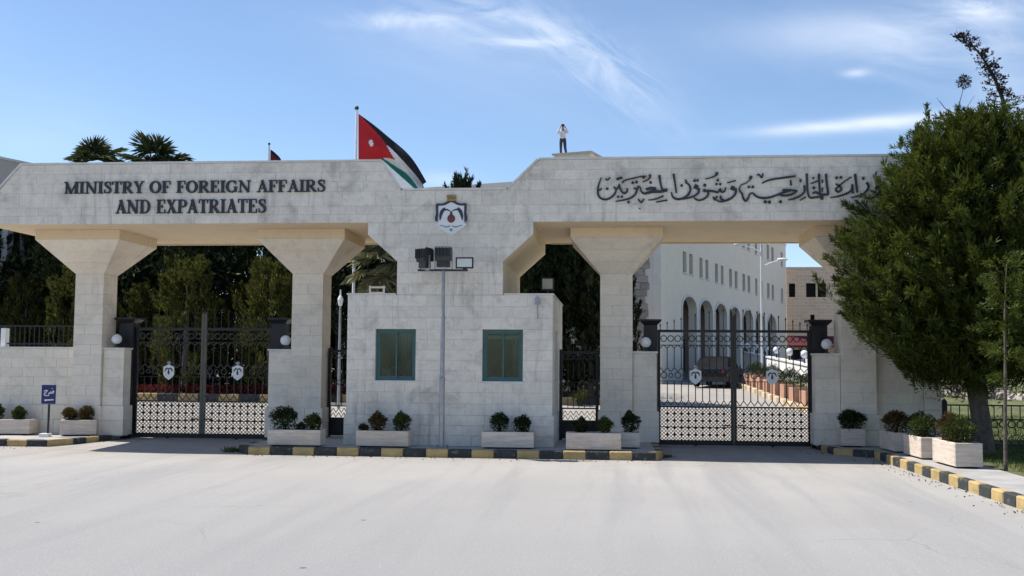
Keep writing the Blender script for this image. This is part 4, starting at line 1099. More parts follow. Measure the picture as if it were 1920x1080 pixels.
for x, y in ((236,376),(324,304)):
    c = sq([(x, y)])[0]; tx.prism_xz([(c[0]+.012*math.cos(k*math.pi/2), c[1]+.012*math.sin(k*math.pi/2)) for k in range(4)], -.0385, -.0355)
tx.obj('sign_text', 'white', sg, local=True)
MB().prism_xz(sq([(205,492),(232,512),(230,500),(352,492),(352,474),(230,480),(232,470)])[::-1], -.038, -.0355).obj('arrow', 'white', sg, local=True)
MB().box(-.16,.05,-.10,.08,0,.075).obj('footing', 'white_wall', sg, local=True)

# ------------------------------------------------------------------ stone planters and shrubs
def planter(x, y, w, d, h, rz, label, mat='travertine', name='stone_planter', z=0.155, cat='planter', group='stone planters in front of the gateway'):
    t = thing(name, label, cat, (x, y, z), rz, group=group)
    k = .045
    for nm, b in (('panel', (-w/2,w/2,-d/2,-d/2+k)), ('panel', (-w/2,w/2,d/2-k,d/2)), ('panel', (-w/2,-w/2+k,-d/2+k+.002,d/2-k-.002)), ('panel', (w/2-k,w/2,-d/2+k+.002,d/2-k-.002))):
        me = chamfer_box_mesh('panel', b[1]-b[0], b[3]-b[2], h, mat, .008)
        o = put(me, nm, t, local=True, at=((b[0]+b[1])/2, (b[2]+b[3])/2, h/2+.03))
    MB().box(-w/2+k,w/2-k,-d/2+k,d/2-k,.05,h-.02).obj('soil', 'soil', t, local=True)
    MB().box(-w/2+.08,-w/2+.16,-d/2+.03,d/2-.03,0,.032).box(w/2-.16,w/2-.08,-d/2+.03,d/2-.03,0,.032).obj('foot_strip', 'rubber', t, local=True)
    return t
shrub_cache = {}
def shrub(x, y, z, r, h, mat, label, seed, name='shrub', cat='shrub', group='clipped shrubs in the planters', n=900):
    key = (round(r, 3), round(h, 3), mat, seed)
    t = thing(name, label, cat, (x, y, z), 0, group=group)
    if key not in shrub_cache:
        rng = np.random.default_rng(seed)
        d = unit(rng.normal(size=(int(n*1.5), 3))); n = len(d); d[:, 2] = np.abs(d[:, 2])*1.0*np.sign(rng.random(n)-.3)
        rad = (rng.random(n)**.35)[:, None]*(1+.12*np.sin(d[:, 0:1]*5+seed)+.10*np.cos(d[:, 1:2]*6-seed)+.08*np.sin(d[:, 2:3]*7))
        P = d*rad*np.array([r, r, h*.5]); P[:, 2] += h*.56
        keep = P[:, 2] > .02; P = P[keep]; d = d[keep]
        shrub_cache[key] = leaf_mesh('foliage', P, d+rng.normal(size=d.shape)*.6+np.array([0, 0, .3]), rng.uniform(.035, .07, len(P)), rng.uniform(.016, .030, len(P)), mat, seed)
    o = put(shrub_cache[key], 'foliage', t, local=True)
    mb = MB(); rr = random.Random(seed)
    for k in range(4): mb.tube([(0,0,-.04),(rr.uniform(-.3,.3)*r, rr.uniform(-.3,.3)*r, h*.3),(rr.uniform(-.6,.6)*r, rr.uniform(-.6,.6)*r, h*.75)], [.012,.009,.003], 5)
    mb.obj('stem', 'wood_dark', t, local=True)
    return t
GZ = .155
planter(-13.73, 1.42, 1.05, .42, .33, R(3), 'stone planter furthest left, cut by the picture edge')
planter(-12.10, 1.42, .78, .42, .33, R(22), 'turned stone planter with two reddish shrubs right of the blue exit sign')
planter(-6.40, -.58, 1.10, .42, .31, 0, 'long stone planter at the foot of the pier right of the left gate')
planter(-4.59, -.52, 1.08, .42, .31, 0, 'long stone planter under the left booth window')
planter(-2.05, -.40, 1.06, .42, .31, 0, 'long stone planter under the right booth window')
planter(-.32, -.62, 1.09, .42, .33, 0, 'long stone planter in front of the pedestrian gate right of the booth')
planter(.42, .12, .38, .5, .30, 0, 'short stone planter standing behind the kerb left of the right gate')
planter(5.13, 1.32, .50, .42, .36, 0, 'single stone planter at the pier right of the right gate')
planter(5.80, .30, .40, 1.0, .37, R(2), 'rearmost of the three planters along the right kerb, with red-brown shrub')
planter(5.92, -1.12, .42, 1.05, .38, R(2), 'middle of the three planters along the right kerb')
planter(6.04, -2.70, .46, 1.15, .40, R(2), 'nearest of the three planters along the right kerb, beside the pine trunk')
s_ = GZ+.30
shrub(-14.12, 1.42, s_, .17, .36, 'shrub', 'green shrub at the picture edge in the leftmost planter', 1)
shrub(-13.55, 1.40, s_, .15, .30, 'shrub', 'small green shrub left of the blue exit sign', 2)
shrub(-12.30, 1.36, s_, .15, .30, 'shrubred', 'reddish shrub nearer the blue sign post in the turned planter', 3)
shrub(-11.97, 1.50, s_, .14, .34, 'shrubred', 'dark red narrow shrub at the right end of the turned planter', 4)
shrub(-6.68, -.56, s_, .25, .46, 'shrubdark', 'large dark shrub in the planter beside the left gate', 5, n=1500)
shrub(-6.06, -.56, s_, .16, .32, 'shrub', 'smaller round shrub at the right end of the planter beside the left gate', 6)
shrub(-6.33, -.52, s_-.02, .09, .16, 'shrubdark', 'tiny dark plant between two shrubs in the planter beside the left gate', 7, n=300)
shrub(-4.74, -.50, s_, .17, .36, 'shrubred', 'green and rust coloured shrub under the left booth window', 8)
shrub(-4.24, -.50, s_, .17, .36, 'shrub', 'round green shrub under the left booth window, nearer the light pole', 9)
shrub(-5.03, -.50, s_-.02, .08, .15, 'shrubred', 'tiny plant at the left end of the planter under the left booth window', 10, n=300)
shrub(-2.24, -.38, s_, .17, .38, 'shrubdark', 'dark shrub under the right booth window, nearer the light pole', 11)
shrub(-1.76, -.38, s_, .15, .32, 'shrubdark', 'dark shrub at the right corner of the booth front', 12)
shrub(-.58, -.60, s_+.02, .15, .28, 'shrubdark', 'dim shrub against the black kick plate of the pedestrian gate', 13)
shrub(-.10, -.60, s_+.02, .15, .30, 'shrub', 'green shrub in front of the pier right of the pedestrian gate', 14)
shrub(.42, .12, s_, .18, .40, 'shrubdark', 'upright dark shrub in the short planter left of the right gate', 15)
shrub(5.13, 1.32, s_+.04, .27, .40, 'shrubdark', 'wide dark shrub in the single planter right of the right gate', 16, n=1500)
shrub(5.80, .30, s_+.05, .25, .42, 'shrubred', 'red-brown bushy shrub in the rearmost kerb planter', 17, n=1500)
shrub(5.90, -1.30, s_+.06, .24, .40, 'shrub', 'green shrub in the front half of the middle kerb planter', 18, n=1300)
shrub(5.92, -.85, s_+.06, .22, .42, 'shrubdark', 'dark green shrub in the rear half of the middle kerb planter', 19, n=1200)
shrub(6.02, -2.95, s_+.08, .26, .42, 'shrub', 'spreading green shrub in the front half of the nearest kerb planter', 20, n=1500)
shrub(6.05, -2.40, s_+.08, .26, .46, 'shrubred', 'green and red shrub in the rear half of the nearest kerb planter', 21, n=1500)
# weeds and litter at kerb ends
def tuft(x, y, r, h, n, mat, seed, label):
    rng = np.random.default_rng(seed)
    P = np.c_[x+rng.normal(size=n)*r, y+rng.normal(size=n)*r, np.zeros(n)]
    o = put(leaf_mesh('weeds', P, np.c_[rng.normal(size=n)*.5, rng.normal(size=n)*.5, np.ones(n)], rng.uniform(.4, 1, n)*h, .018, mat, seed), 'weeds')
    o['kind'] = 'stuff'
tuft(-7.78, -.55, .09, .16, 160, 'grassleaf', 31, '')
tuft(1.15, -.3, .05, .10, 90, 'grassleaf', 32, '')
tuft(-11.5, 1.2, .06, .10, 60, 'grassleaf', 33, '')

# dry leaves and grit lying along the kerb feet
rng = np.random.default_rng(91)
seg = [((-19,-.36),(-12,-.14)),((-7.3,-1.1),(.9,-1.1)),((5.25,.1),(5.45,-11)),((4.4,1.6),(4.5,.6))]
LP = []
for (a, b) in seg:
    l = math.hypot(b[0]-a[0], b[1]-a[1]); m_ = int(l*16); t_ = rng.random(m_)
    nx_, ny_ = (b[1]-a[1])/l, -(b[0]-a[0])/l
    dd = np.abs(rng.normal(size=m_))*.22
    LP.append(np.c_[a[0]+(b[0]-a[0])*t_+nx_*dd, a[1]+(b[1]-a[1])*t_+ny_*dd, np.full(m_, .008)])
LP = np.concatenate(LP); LP[:, 2] += np.array([gz(v) for v in LP[:, 1]])
lit_o = put(leaf_mesh('litter', LP, np.c_[rng.normal(size=(len(LP), 2)), rng.random(len(LP))*.3], rng.uniform(.02, .055, len(LP)), rng.uniform(.012, .03, len(LP)), 'shrubred', 91), 'litter'); lit_o['kind'] = 'stuff'

# ------------------------------------------------------------------ big pine right of the gate
def trunk(name, pts, rs, parent, mat='bark', n=12):
    p, r = catmull(pts, rs, 4)
    return MB().tube(p, r, n).obj(name, mat, parent, local=True, smooth=True)
pine = thing('pine_tree', 'big bushy evergreen with a thick bare trunk covering the right end of the gateway', 'tree', (7.42, .1, .13))
rng = np.random.default_rng(11)
zs_ = np.array([1.5, 1.9, 2.6, 3.4, 4.4, 5.3, 6.1, 6.7, 7.15]); rs_ = np.array([.8, 1.5, 2.4, 2.85, 2.82, 2.52, 2.02, 1.3, .35])
m_ = 1500
zz = rng.uniform(1.7, 6.95, m_); ph = rng.uniform(0, 2*np.pi, m_)
Rz = np.interp(zz, zs_, rs_)*np.where(np.cos(ph) > 0, 1.2, 1.0)*(1+.10*np.sin(3*ph+1.3*zz)+.08*np.sin(5*ph-2.1*zz+1))
fr = rng.random(m_)**.38
cx_ = -.12+.10*(zz-4)
C = np.c_[cx_+Rz*fr*np.cos(ph)*.98, Rz*fr*np.sin(ph)*.56-.45, zz-.13]
Dv = np.c_[np.cos(ph)*.75, np.sin(ph)*.75, .25+.55*rng.random(m_)]+rng.normal(size=(m_, 3))*.22
Ln = rng.uniform(.60, 1.05, m_)*np.where(fr > .6, 1, .8)
C = C-unit(Dv)*(Ln*.80)[:, None]
# shoots that make the ragged top outline: (x, y, z of tip, length)
tops = [(-1.02,-.3,7.10,1.3),(-1.40,-.5,6.60,1.1),(-.55,.0,6.85,.9),(-.80,-.4,6.8,.9),(-1.20,-.4,6.7,.9),(.1,.0,6.95,1.0),(.62,.2,7.0,.9),(1.0,-.2,6.9,.9),(1.5,.1,6.6,.9),(-1.75,.0,6.15,.8),(-2.1,-.2,5.5,.7),(-2.3,-.5,4.7,.6),(-2.45,-.5,3.9,.6),(-2.3,-.4,3.2,.6),(-1.15,.15,6.5,.8),(-1.5,.0,6.55,.6)]
tc_ = np.array([(a, b, c-.13-l) for a, b, c, l in tops]); tl_ = np.array([l for *_, l in tops])
td_ = unit(np.c_[rng.normal(size=(len(tops), 2))*.14, np.ones(len(tops))]); td_[10:14] = unit(np.c_[-np.ones(4)*.8, np.zeros(4), np.ones(4)*.5])
P1 = plumes(C, Dv, Ln, rng.uniform(.12, .20, m_), 150, rng, up=.25, power=1.0, leaf=(.08, .16), wid=(.013, .024))
P2 = plumes(tc_, td_, tl_, np.full(len(tops), .15), 260, rng, up=.3, power=1.0, leaf=(.08, .14), wid=(.018, .03))
m3 = 520
zz = rng.uniform(2.2, 6.4, m3); ph = rng.uniform(0, 2*np.pi, m3); Rz = np.interp(zz, zs_, rs_)*rng.random(m3)**.6*.78
C3 = np.c_[.15+Rz*np.cos(ph)*1.1, Rz*np.sin(ph)*.56-.45, zz-.5]
D3 = np.c_[np.cos(ph)*.6, np.sin(ph)*.6, rng.random(m3)]+rng.normal(size=(m3, 3))*.3
P3 = plumes(C3, D3, rng.uniform(.5, .8, m3), rng.uniform(.16, .26, m3), 90, rng, leaf=(.12, .22), wid=(.03, .055))
allp = [np.concatenate([a, b, c]) for a, b, c in zip(P1, P2, P3)]
# no leaf grows through the stonework
kx = allp[0]+np.array([7.42, .1, .13]); inside = ((kx[:, 1] > -.06) & (kx[:, 0] < 7.2) & (kx[:, 2] > 4.75) & (kx[:, 2] < 6.3)) | ((kx[:, 1] > 1.5) & (kx[:, 0] < 7.2) & (kx[:, 2] < 4.9))
allp = [a[~inside] for a in allp]
put(leaf_mesh('crown', *allp, 'pine', 11), 'crown', pine, local=True)
tr = trunk('trunk', [(.02,0,-.1),(.0,0,.5),(-.12,0,1.4),(-.22,.02,2.2),(-.2,.05,3.6),(-.05,.05,5.2),(.1,.05,6.5)], [.225,.185,.175,.165,.12,.07,.02], pine)
lim = MB(); rr = random.Random(4)
for k in range(26):
    z = rr.uniform(1.9, 5.8); a = rr.uniform(0, 6.28); l = np.interp(z, zs_, rs_)*.75
    x0 = -.22+.04*(z-2.2)
    lim.tube([(x0, 0, z-.3), (x0+l*.5*math.cos(a), l*.5*math.sin(a), z+.05), (x0+l*math.cos(a), l*math.sin(a), z+.35)], [.045,.028,.008], 6)
lim.obj('limb', 'bark', tr, local=True)

# thin young tree in front of the railing
sap = thing('young_tree', 'thin young tree with a slender reddish trunk at the right edge of the picture', 'tree', (6.66, -3.25, .14))
trunk('trunk', [(0,0,-.05),(.01,0,.8),(.04,.01,1.7),(.05,0,2.6),(.1,0,3.5)], [.035,.030,.026,.018,.006], sap, 'bark', 8)
rng = np.random.default_rng(21); m_ = 46
zz = rng.uniform(1.55, 3.6, m_); ph = rng.uniform(0, 6.28, m_); rr_ = np.interp(zz, [1.5, 2.0, 2.8, 3.7], [.35, .55, .5, .1])*rng.random(m_)**.6
C = np.c_[.05+rr_*np.cos(ph)*.5, rr_*np.sin(ph)*.5, zz]; Dv = np.c_[np.cos(ph), np.sin(ph), rng.normal(size=m_)*.3+.1]
put(leaf_mesh('crown', *plumes(C, Dv, rng.uniform(.25, .5, m_), np.full(m_, .11), 90, rng, leaf=(.07, .12), wid=(.016, .028)), 'pine', 21), 'crown', sap, local=True)

# sparse leaning conifer rising above the pine
sp_ = thing('sparse_conifer', 'nearly bare dark conifer tip leaning left above the big evergreen', 'tree', (10.4, 5.0, .2))
axis = [(0,0,0),(.05,0,4),(-.1,0,6),(-.42,0,7.3),(-.60,0,8.1),(-.82,0,8.8),(-1.1,0,9.35),(-1.46,0,9.82),(-1.75,0,9.95)]
ap, ar_ = catmull(axis, [.16,.12,.09,.065,.05,.04,.028,.015,.006], 5)
MB().tube(ap, ar_, 8).obj('trunk', 'wood_dark', sp_, local=True)
rng = np.random.default_rng(33); tw = MB(); Cs = []; Ds = []; Ls = []
for k in range(120):
    t = rng.uniform(.45, .99); i = int(t*(len(ap)-1)); b = np.array(ap[i]); h_ = b[2]
    l = np.interp(h_, [5, 7, 8.5, 9.9], [1.1, .75, .42, .12])*rng.uniform(.5, 1); a = rng.uniform(0, 6.28)
    d = np.array([math.cos(a)*.8-.25, math.sin(a)*.8, .15]); d /= np.linalg.norm(d)
    e = b+d*l+np.array([0, 0, .12*l]); tw.tube([tuple(b), tuple(b+d*l*.55), tuple(e)], [.010,.007,.003], 4, 0, False)
    for q_ in range(2):
        Cs.append(b+d*l*rng.uniform(.35, .95)); Ds.append(d+np.array([0, 0, .4])+rng.normal(size=3)*.4); Ls.append(rng.uniform(.06, .16))
tw.obj('branch', 'wood_dark', sp_, local=True)
put(leaf_mesh('crown', *plumes(np.array(Cs), np.array(Ds), np.array(Ls), np.full(len(Cs), .05), 7, rng, leaf=(.06, .10), wid=(.025, .042)), 'dryleaf', 33), 'crown', sp_, local=True)
# leafless twig with one ball of leaves, left of that tip
bt = thing('bare_sapling', 'leafless thin branches with a single ball of leaves above the big evergreen', 'tree', (9.0, 4.4, .2))
tw = MB(); rr = random.Random(8)
tw.tube([(0,0,0),(-.2,0,4),(-.62,0,7.2),(-.52,0,8.0),(-.38,0,8.5)], [.06,.045,.022,.012,.006], 6)
for k in range(26):
    z = rr.uniform(6.3, 7.9); a = rr.uniform(0, 6.28); l = rr.uniform(.3, .75)
    tw.tube([(-.57,0,z),(-.57+l*.6*math.cos(a), l*.6*math.sin(a), z+.12),(-.57+l*math.cos(a), l*math.sin(a), z+.35)], [.010,.007,.003], 4, 0, False)
tw.obj('branch', 'wood_dark', bt, local=True)
rng = np.random.default_rng(5); d = unit(rng.normal(size=(240, 3)))
put(leaf_mesh('crown', d*(rng.random(240)**.4*.15)[:, None]+np.array([-.37, 0, 8.62]), d+rng.normal(size=d.shape)*.5, .08, .03, 'dryleaf', 5), 'crown', bt, local=True)

# grass beside the railing
rng = np.random.default_rng(44); n = 26000
gx = rng.uniform(6.75, 13, n); gy = rng.uniform(-6.5, 9, n)
gzv = .13+np.maximum(0, gy-1.9)*.048
ok = ~((gx < 7.6) & (gy > .5))
gp = np.c_[gx, gy, gzv][ok]; n = len(gp)
go = put(leaf_mesh('grass', gp, np.c_[rng.normal(size=n)*.45, rng.normal(size=n)*.45, np.ones(n)], rng.uniform(.05, .13, n), .014, 'grassleaf', 44), 'grass'); go['kind'] = 'stuff'

# ------------------------------------------------------------------ iron railing right of the wall
rl = thing('iron_railing', 'low black iron railing with scrolled panels behind the pine trunk', 'railing', (10.0, 1.85, .13))
for x in (7.22, 9.0, 10.8, 12.6, 14.4):
    MB().box(x-.05, x+.05, 1.80, 1.90, .05, 1.12).frustum((x,1.85),(.05,.05),1.12,(x,1.85),(.005,.005),1.18).obj('post', 'black', rl)
for z in (1.04, .74, .20):
    MB().box(7.27, 14.4, 1.835, 1.865, z-.016, z+.016).obj('rail', 'black', rl)
bm_ = MB().box(-.009,.009,-.009,.009,-.15,.15).mesh('bar', 'black')
rg_ = MB().ring((0,0), .075, .022, -.010, .010, 14).mesh('scroll', 'black')
sc_ = MB()
pts, ws = catmull([(-.07,.18),(.06,.16),(.08,.02),(-.02,-.02),(-.07,-.10),(.02,-.20),(.08,-.16)], [.016]*7, 4)
sc_.ribbon(pts, ws, -.011, .011); scm = sc_.mesh('scroll', 'black')
x = 7.27; k = 0
while x < 14.3:
    put(bm_, 'bar', rl, at=(x+.09, 1.85, .89))
    put(rg_, 'scroll', rl, at=(x+.09, 1.85, .64))
    put(scm, 'scroll', rl, at=(x+.09, 1.85, .40))
    x += .18; k += 1

# rubble heap on the lawn
rb = thing('rubble_heap', 'heap of pale broken stones on the grass behind the black railing', 'stone heap', (12.5, 16.0, .78))
rr = random.Random(9); rmesh = []
for k in range(5):
    bm = bmesh.new(); bmesh.ops.create_icosphere(bm, subdivisions=1, radius=1)
    for v in bm.verts: v.co *= rr.uniform(.65, 1.1)
    me = bpy.data.meshes.new('rubble_stone'); bm.to_mesh(me); bm.free(); me.materials.append(MAT['rubble']); rmesh.append(me)
for k in range(170):
    a = rr.gauss(0, .75); b = rr.gauss(0, .5)
    o = put(rr.choice(rmesh), 'rubble_stone', rb, local=True, at=(a, b, max(0, .72-.48*abs(a)-.35*abs(b))*rr.uniform(.4, 1)))
    s = rr.uniform(.07, .20); o.scale = (s*1.3, s, s*.75); o.rotation_euler = (rr.uniform(0,6), rr.uniform(0,6), rr.uniform(0,6))
# dome camera on the pier behind the pine
dc = thing('dome_camera', 'small white dome camera on a bracket at the pier behind the pine', 'camera', (5.86, 1.75, 2.25))
MB().box(5.745,5.90,1.70,1.74,2.34,2.37).tube([(5.88,1.72,2.36),(5.88,1.72,2.28)], .02, 8).obj('bracket', 'dark_metal', dc)
MB().ball((5.88,1.72,2.21), .085, 14).obj('dome', 'globe', dc, smooth=True)
# floodlight standing on the booth roof
rf = thing('roof_floodlight', 'square grey floodlight on the booth roof before the dark trees', 'floodlight', (-1.48, 3.2, 3.12))
MB().box(-1.63,-1.33,3.18,3.24,3.62,3.92).obj('housing', 'dark_metal', rf)
MB().box(-1.60,-1.36,3.172,3.179,3.65,3.89).obj('lamp_glass', 'lens', rf)
MB().box(-1.50,-1.46,3.2,3.24,3.12,3.62).box(-1.62,-1.34,3.15,3.29,3.1195,3.15).obj('stand', 'dark_metal', rf)

# ------------------------------------------------------------------ cypress-like trees behind the wall
def cyp_mesh(name, h, r, m, nper, mat, seed, blunt=0.0, leaf=(.14, .24), wid=(.03, .055)):
    rng = np.random.default_rng(seed)
    t = rng.random(m)**.85
    prof = np.interp(t, [0, .08, .3, .6, .85, 1], [.55, .85, 1, .85+.1*blunt, .5+.3*blunt, .10+.3*blunt])
    ph = rng.uniform(0, 2*np.pi, m)
    R_ = r*prof*(1+.14*np.sin(3*ph+7*t+seed))*(rng.random(m)**.4)
    C = np.c_[R_*np.cos(ph), R_*np.sin(ph), t*h*.90]
    D = np.c_[np.cos(ph)*.38, np.sin(ph)*.38, np.ones(m)]+rng.normal(size=(m, 3))*.15
    L = rng.uniform(.55, 1.05, m)*h/7
    return leaf_mesh(name, *plumes(C, D, L, rng.uniform(.13, .22, m), nper, rng, up=.35, power=.9, leaf=leaf, wid=wid), mat, seed)
lit = [cyp_mesh('crown', 5.2, 1.05, 170, 80, 'cypress', s, 0.7) for s in (1, 2)]
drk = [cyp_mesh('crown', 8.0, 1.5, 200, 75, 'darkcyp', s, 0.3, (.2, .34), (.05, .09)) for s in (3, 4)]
def tree(me, x, y, s, sz, rz, label, name, th, group):
    t = thing(name, label, 'tree', (x, y, gz(y)+.15), rz, group=group)
    t.scale = (s, s, sz)
    put(me, 'crown', t, local=True)
    MB().tube([(0,0,-.2),(0.03,0,th*.4),(0,0,th*.85)], [.14,.10,.02], 7).obj('trunk', 'bark', t, local=True)
    return t
G1 = 'bushy cypresses behind the gateway'
tree(lit[0], -20.9, 17.9, 1.02, .98, .3, 'sunlit yellow-green cypress left of the leftmost pier', 'cypress_tree', 5.2, G1)
tree(lit[1], -16.3, 17.6, 1.12, 1.02, 1.3, 'sunlit yellow-green cypress above the left gate leaf nearest the leftmost pier', 'cypress_tree', 5.2, G1)
tree(lit[0], -12.9, 17.4, .98, 1.0, 2.4, 'sunlit yellow-green cypress beside the second pier', 'cypress_tree', 5.2, G1)
tree(lit[1], -23.6, 19.0, .95, .90, 4.4, 'dull green cypress over the low wall at the picture edge', 'cypress_tree', 5.2, G1)
tree(lit[1], -18.7, 18.9, .80, .82, 3.4, 'shorter cypress half hidden by the leftmost pier', 'cypress_tree', 5.2, G1)
tree(lit[0], -14.6, 18.9, .85, .84, 5.2, 'shorter cypress in the shade above the middle of the left gate', 'cypress_tree', 5.2, G1)
G2 = 'tall dark conifers behind the gateway'
lab = ['tall dark conifer behind the grey building corner at the picture edge', 'tall dark conifer behind the low left wall', 'tall dark conifer filling the gap left of the leftmost pier', 'tall dark conifer behind the leftmost pier',
       'tall dark conifer above the hinge side of the left gate', 'tall dark conifer above the meeting stiles of the left gate', 'tall dark conifer above the right leaf of the left gate', 'tall dark conifer behind the second pier',
       'tall dark conifer behind the flagpole and second pier', 'tall dark conifer behind the pale palm', 'tall dark conifer behind the left half of the booth', 'tall dark conifer behind the right half of the booth']
for i, l in enumerate(lab):
    x = -26.5+i*1.95
    tree(drk[i % 2], x, 21.0+1.2*math.sin(i*2.1), .95+.12*math.sin(i*1.7), (.98, .92, 1.0, .95)[i % 4], i*1.3, l, 'conifer_tree', 8.0, G2)
lab = ['very dark conifer seen through the opening right of the booth roof', 'very dark conifer above the right pedestrian gate', 'very dark conifer just left of the pier beside the right gate']
for i, l in enumerate(lab):
    tree(drk[(i+1) % 2], -3.4+i*1.35, 17.6+.5*(i % 2), .95, .92, 2+i*1.7, l, 'conifer_tree', 8.0, G2)
tree(drk[0], 0.15, 16.9, .58, .70, 1.2, 'dark slim conifer right of the third pier before the stone building corner', 'conifer_tree', 8.0, G2)
tree(drk[1], -7.3, 29.5, .85, 1.27, .5, 'dark bushy treetop peeking over the low middle of the gateway', 'conifer_tree', 8.0, G2)
# a dense backing of foliage that reads as one mass between and under the trees
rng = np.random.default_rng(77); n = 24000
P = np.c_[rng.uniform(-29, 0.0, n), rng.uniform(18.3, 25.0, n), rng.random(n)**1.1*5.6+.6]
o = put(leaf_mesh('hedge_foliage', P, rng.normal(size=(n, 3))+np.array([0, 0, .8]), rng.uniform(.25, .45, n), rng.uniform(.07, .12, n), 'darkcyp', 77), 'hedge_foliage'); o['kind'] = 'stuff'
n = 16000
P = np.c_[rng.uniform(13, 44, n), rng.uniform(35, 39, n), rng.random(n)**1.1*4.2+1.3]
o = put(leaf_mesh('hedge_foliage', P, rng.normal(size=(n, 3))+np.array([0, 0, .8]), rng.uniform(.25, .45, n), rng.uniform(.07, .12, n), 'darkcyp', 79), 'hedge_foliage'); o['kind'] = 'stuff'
# unseen belt of trees added across the street for the booth windows to reflect
n = 15000
bx = rng.uniform(-44, 34, n); top_ = 5.2+1.8*np.sin(bx*.55)+1.1*np.sin(bx*1.3+1)
P = np.c_[bx, rng.uniform(-62, -56, n), rng.random(n)*top_]
o = put(leaf_mesh('hedge_foliage', P, rng.normal(size=(n, 3))+np.array([0, 0, .8]), rng.uniform(.35, .6, n), rng.uniform(.14, .24, n), 'cypress', 80), 'hedge_foliage'); o['kind'] = 'stuff'
# red flower strip over the painted kerb behind the left gate
n = 7500
P = np.c_[rng.uniform(-20.4, -3.6, n), rng.uniform(16.35, 17.0, n), gz(16.5)+.22+rng.random(n)*.30]
o = put(leaf_mesh('red_flowers', P, rng.normal(size=(n, 3))+np.array([0, 0, .9]), rng.uniform(.08, .15, n), rng.uniform(.03, .05, n), 'redflower', 78), 'red_flowers'); o['kind'] = 'stuff'
shrub(-1.0, 15.4, gz(15.4), .35, .55, 'cypress', 'small yellow-green bush seen low through the right pedestrian gate', 51, group=None, n=800)

# fence on the low left wall
fn = thing('dark_fence', 'dark iron fence standing on the low boundary wall at the left edge', 'fence', (-15.6, 1.98, 2.18))
MB().box(-19.4,-12.46,1.965,1.995,2.66,2.69).obj('rail', 'black', fn); MB().box(-19.4,-12.46,1.965,1.995,2.24,2.27).obj('rail', 'black', fn)
fb = MB().box(-.009,.009,-.009,.009,-.26,.26).mesh('bar', 'black')
x = -14.9
while x < -12.5:
    put(fb, 'bar', fn, at=(x, 1.98, 2.44)); x += .12
MB().box(-14.37,-14.25,1.9,2.06,2.181,2.62).obj('end_post', 'white_wall', fn)

# ------------------------------------------------------------------ palms
def palm_frond_mesh(L, blades, mat, seed):
    rng = np.random.default_rng(seed); P = []; D = []; Ln = []
    pet = np.array([0, 0, 0.]); d0 = np.array([1, 0, .55]); d0 /= np.linalg.norm(d0)
    tip = d0*L*.45
    a = np.linspace(-1.75, 1.75, blades)
    s = np.array([0, 1, 0.]); u = d0
    for q_ in a:
        d = u*math.cos(q_)+s*math.sin(q_)
        for k in range(3):
            P.append(tip+d*L*.16*k+rng.normal(size=3)*.01); D.append(d+np.array([0, 0, -.12*k*k])+rng.normal(size=3)*.05); Ln.append(L*.32)
    return leaf_mesh('frond', np.array(P), np.array(D), np.array(Ln)*1.25, L*.075, mat, seed)
pf = palm_frond_mesh(1.25, 26, 'palm', 3)
pf2 = palm_frond_mesh(1.5, 22, 'palepalm', 4)
def palm(x, y, z, label, me, nf, seed, s=1.0, elev=(-30, 78)):
    rr = random.Random(seed)
    t = thing('palm_tree', label, 'palm', (x, y, gz(y)+.1), 0, group='palms behind the gateway')
    h = z-gz(y)-.1
    MB().tube([(0,0,-.1),(.05,0,h*.5),(0,0,h-.05)], [.24,.19,.15], 10).obj('trunk', 'bark', t, local=True)
    for k in range(nf):
        a = rr.uniform(0, 6.283); e = R(rr.uniform(*elev))
        st = put(me, 'frond', t, local=True, at=(0, 0, h))
        st.rotation_euler = (rr.uniform(-.4, .4), -e+R(28), a); q = s*rr.uniform(.8, 1.12); st.scale = (q, q, q)
    return t
palm(-23.8, 24.5, 10.85, 'fan palm rising over the left beam, the left one of two', pf, 9, 4, 1.2, (5, 85))
palm(-20.8, 24.5, 10.75, 'fan palm rising over the left beam, the one nearer the small dark flag', pf, 9, 5, 1.2, (5, 85))
palm(-6.75, 10.5, 4.9, 'pale drooping palm seen through the opening left of the floodlights', pf2, 26, 3, 1.05, (-60, 60))

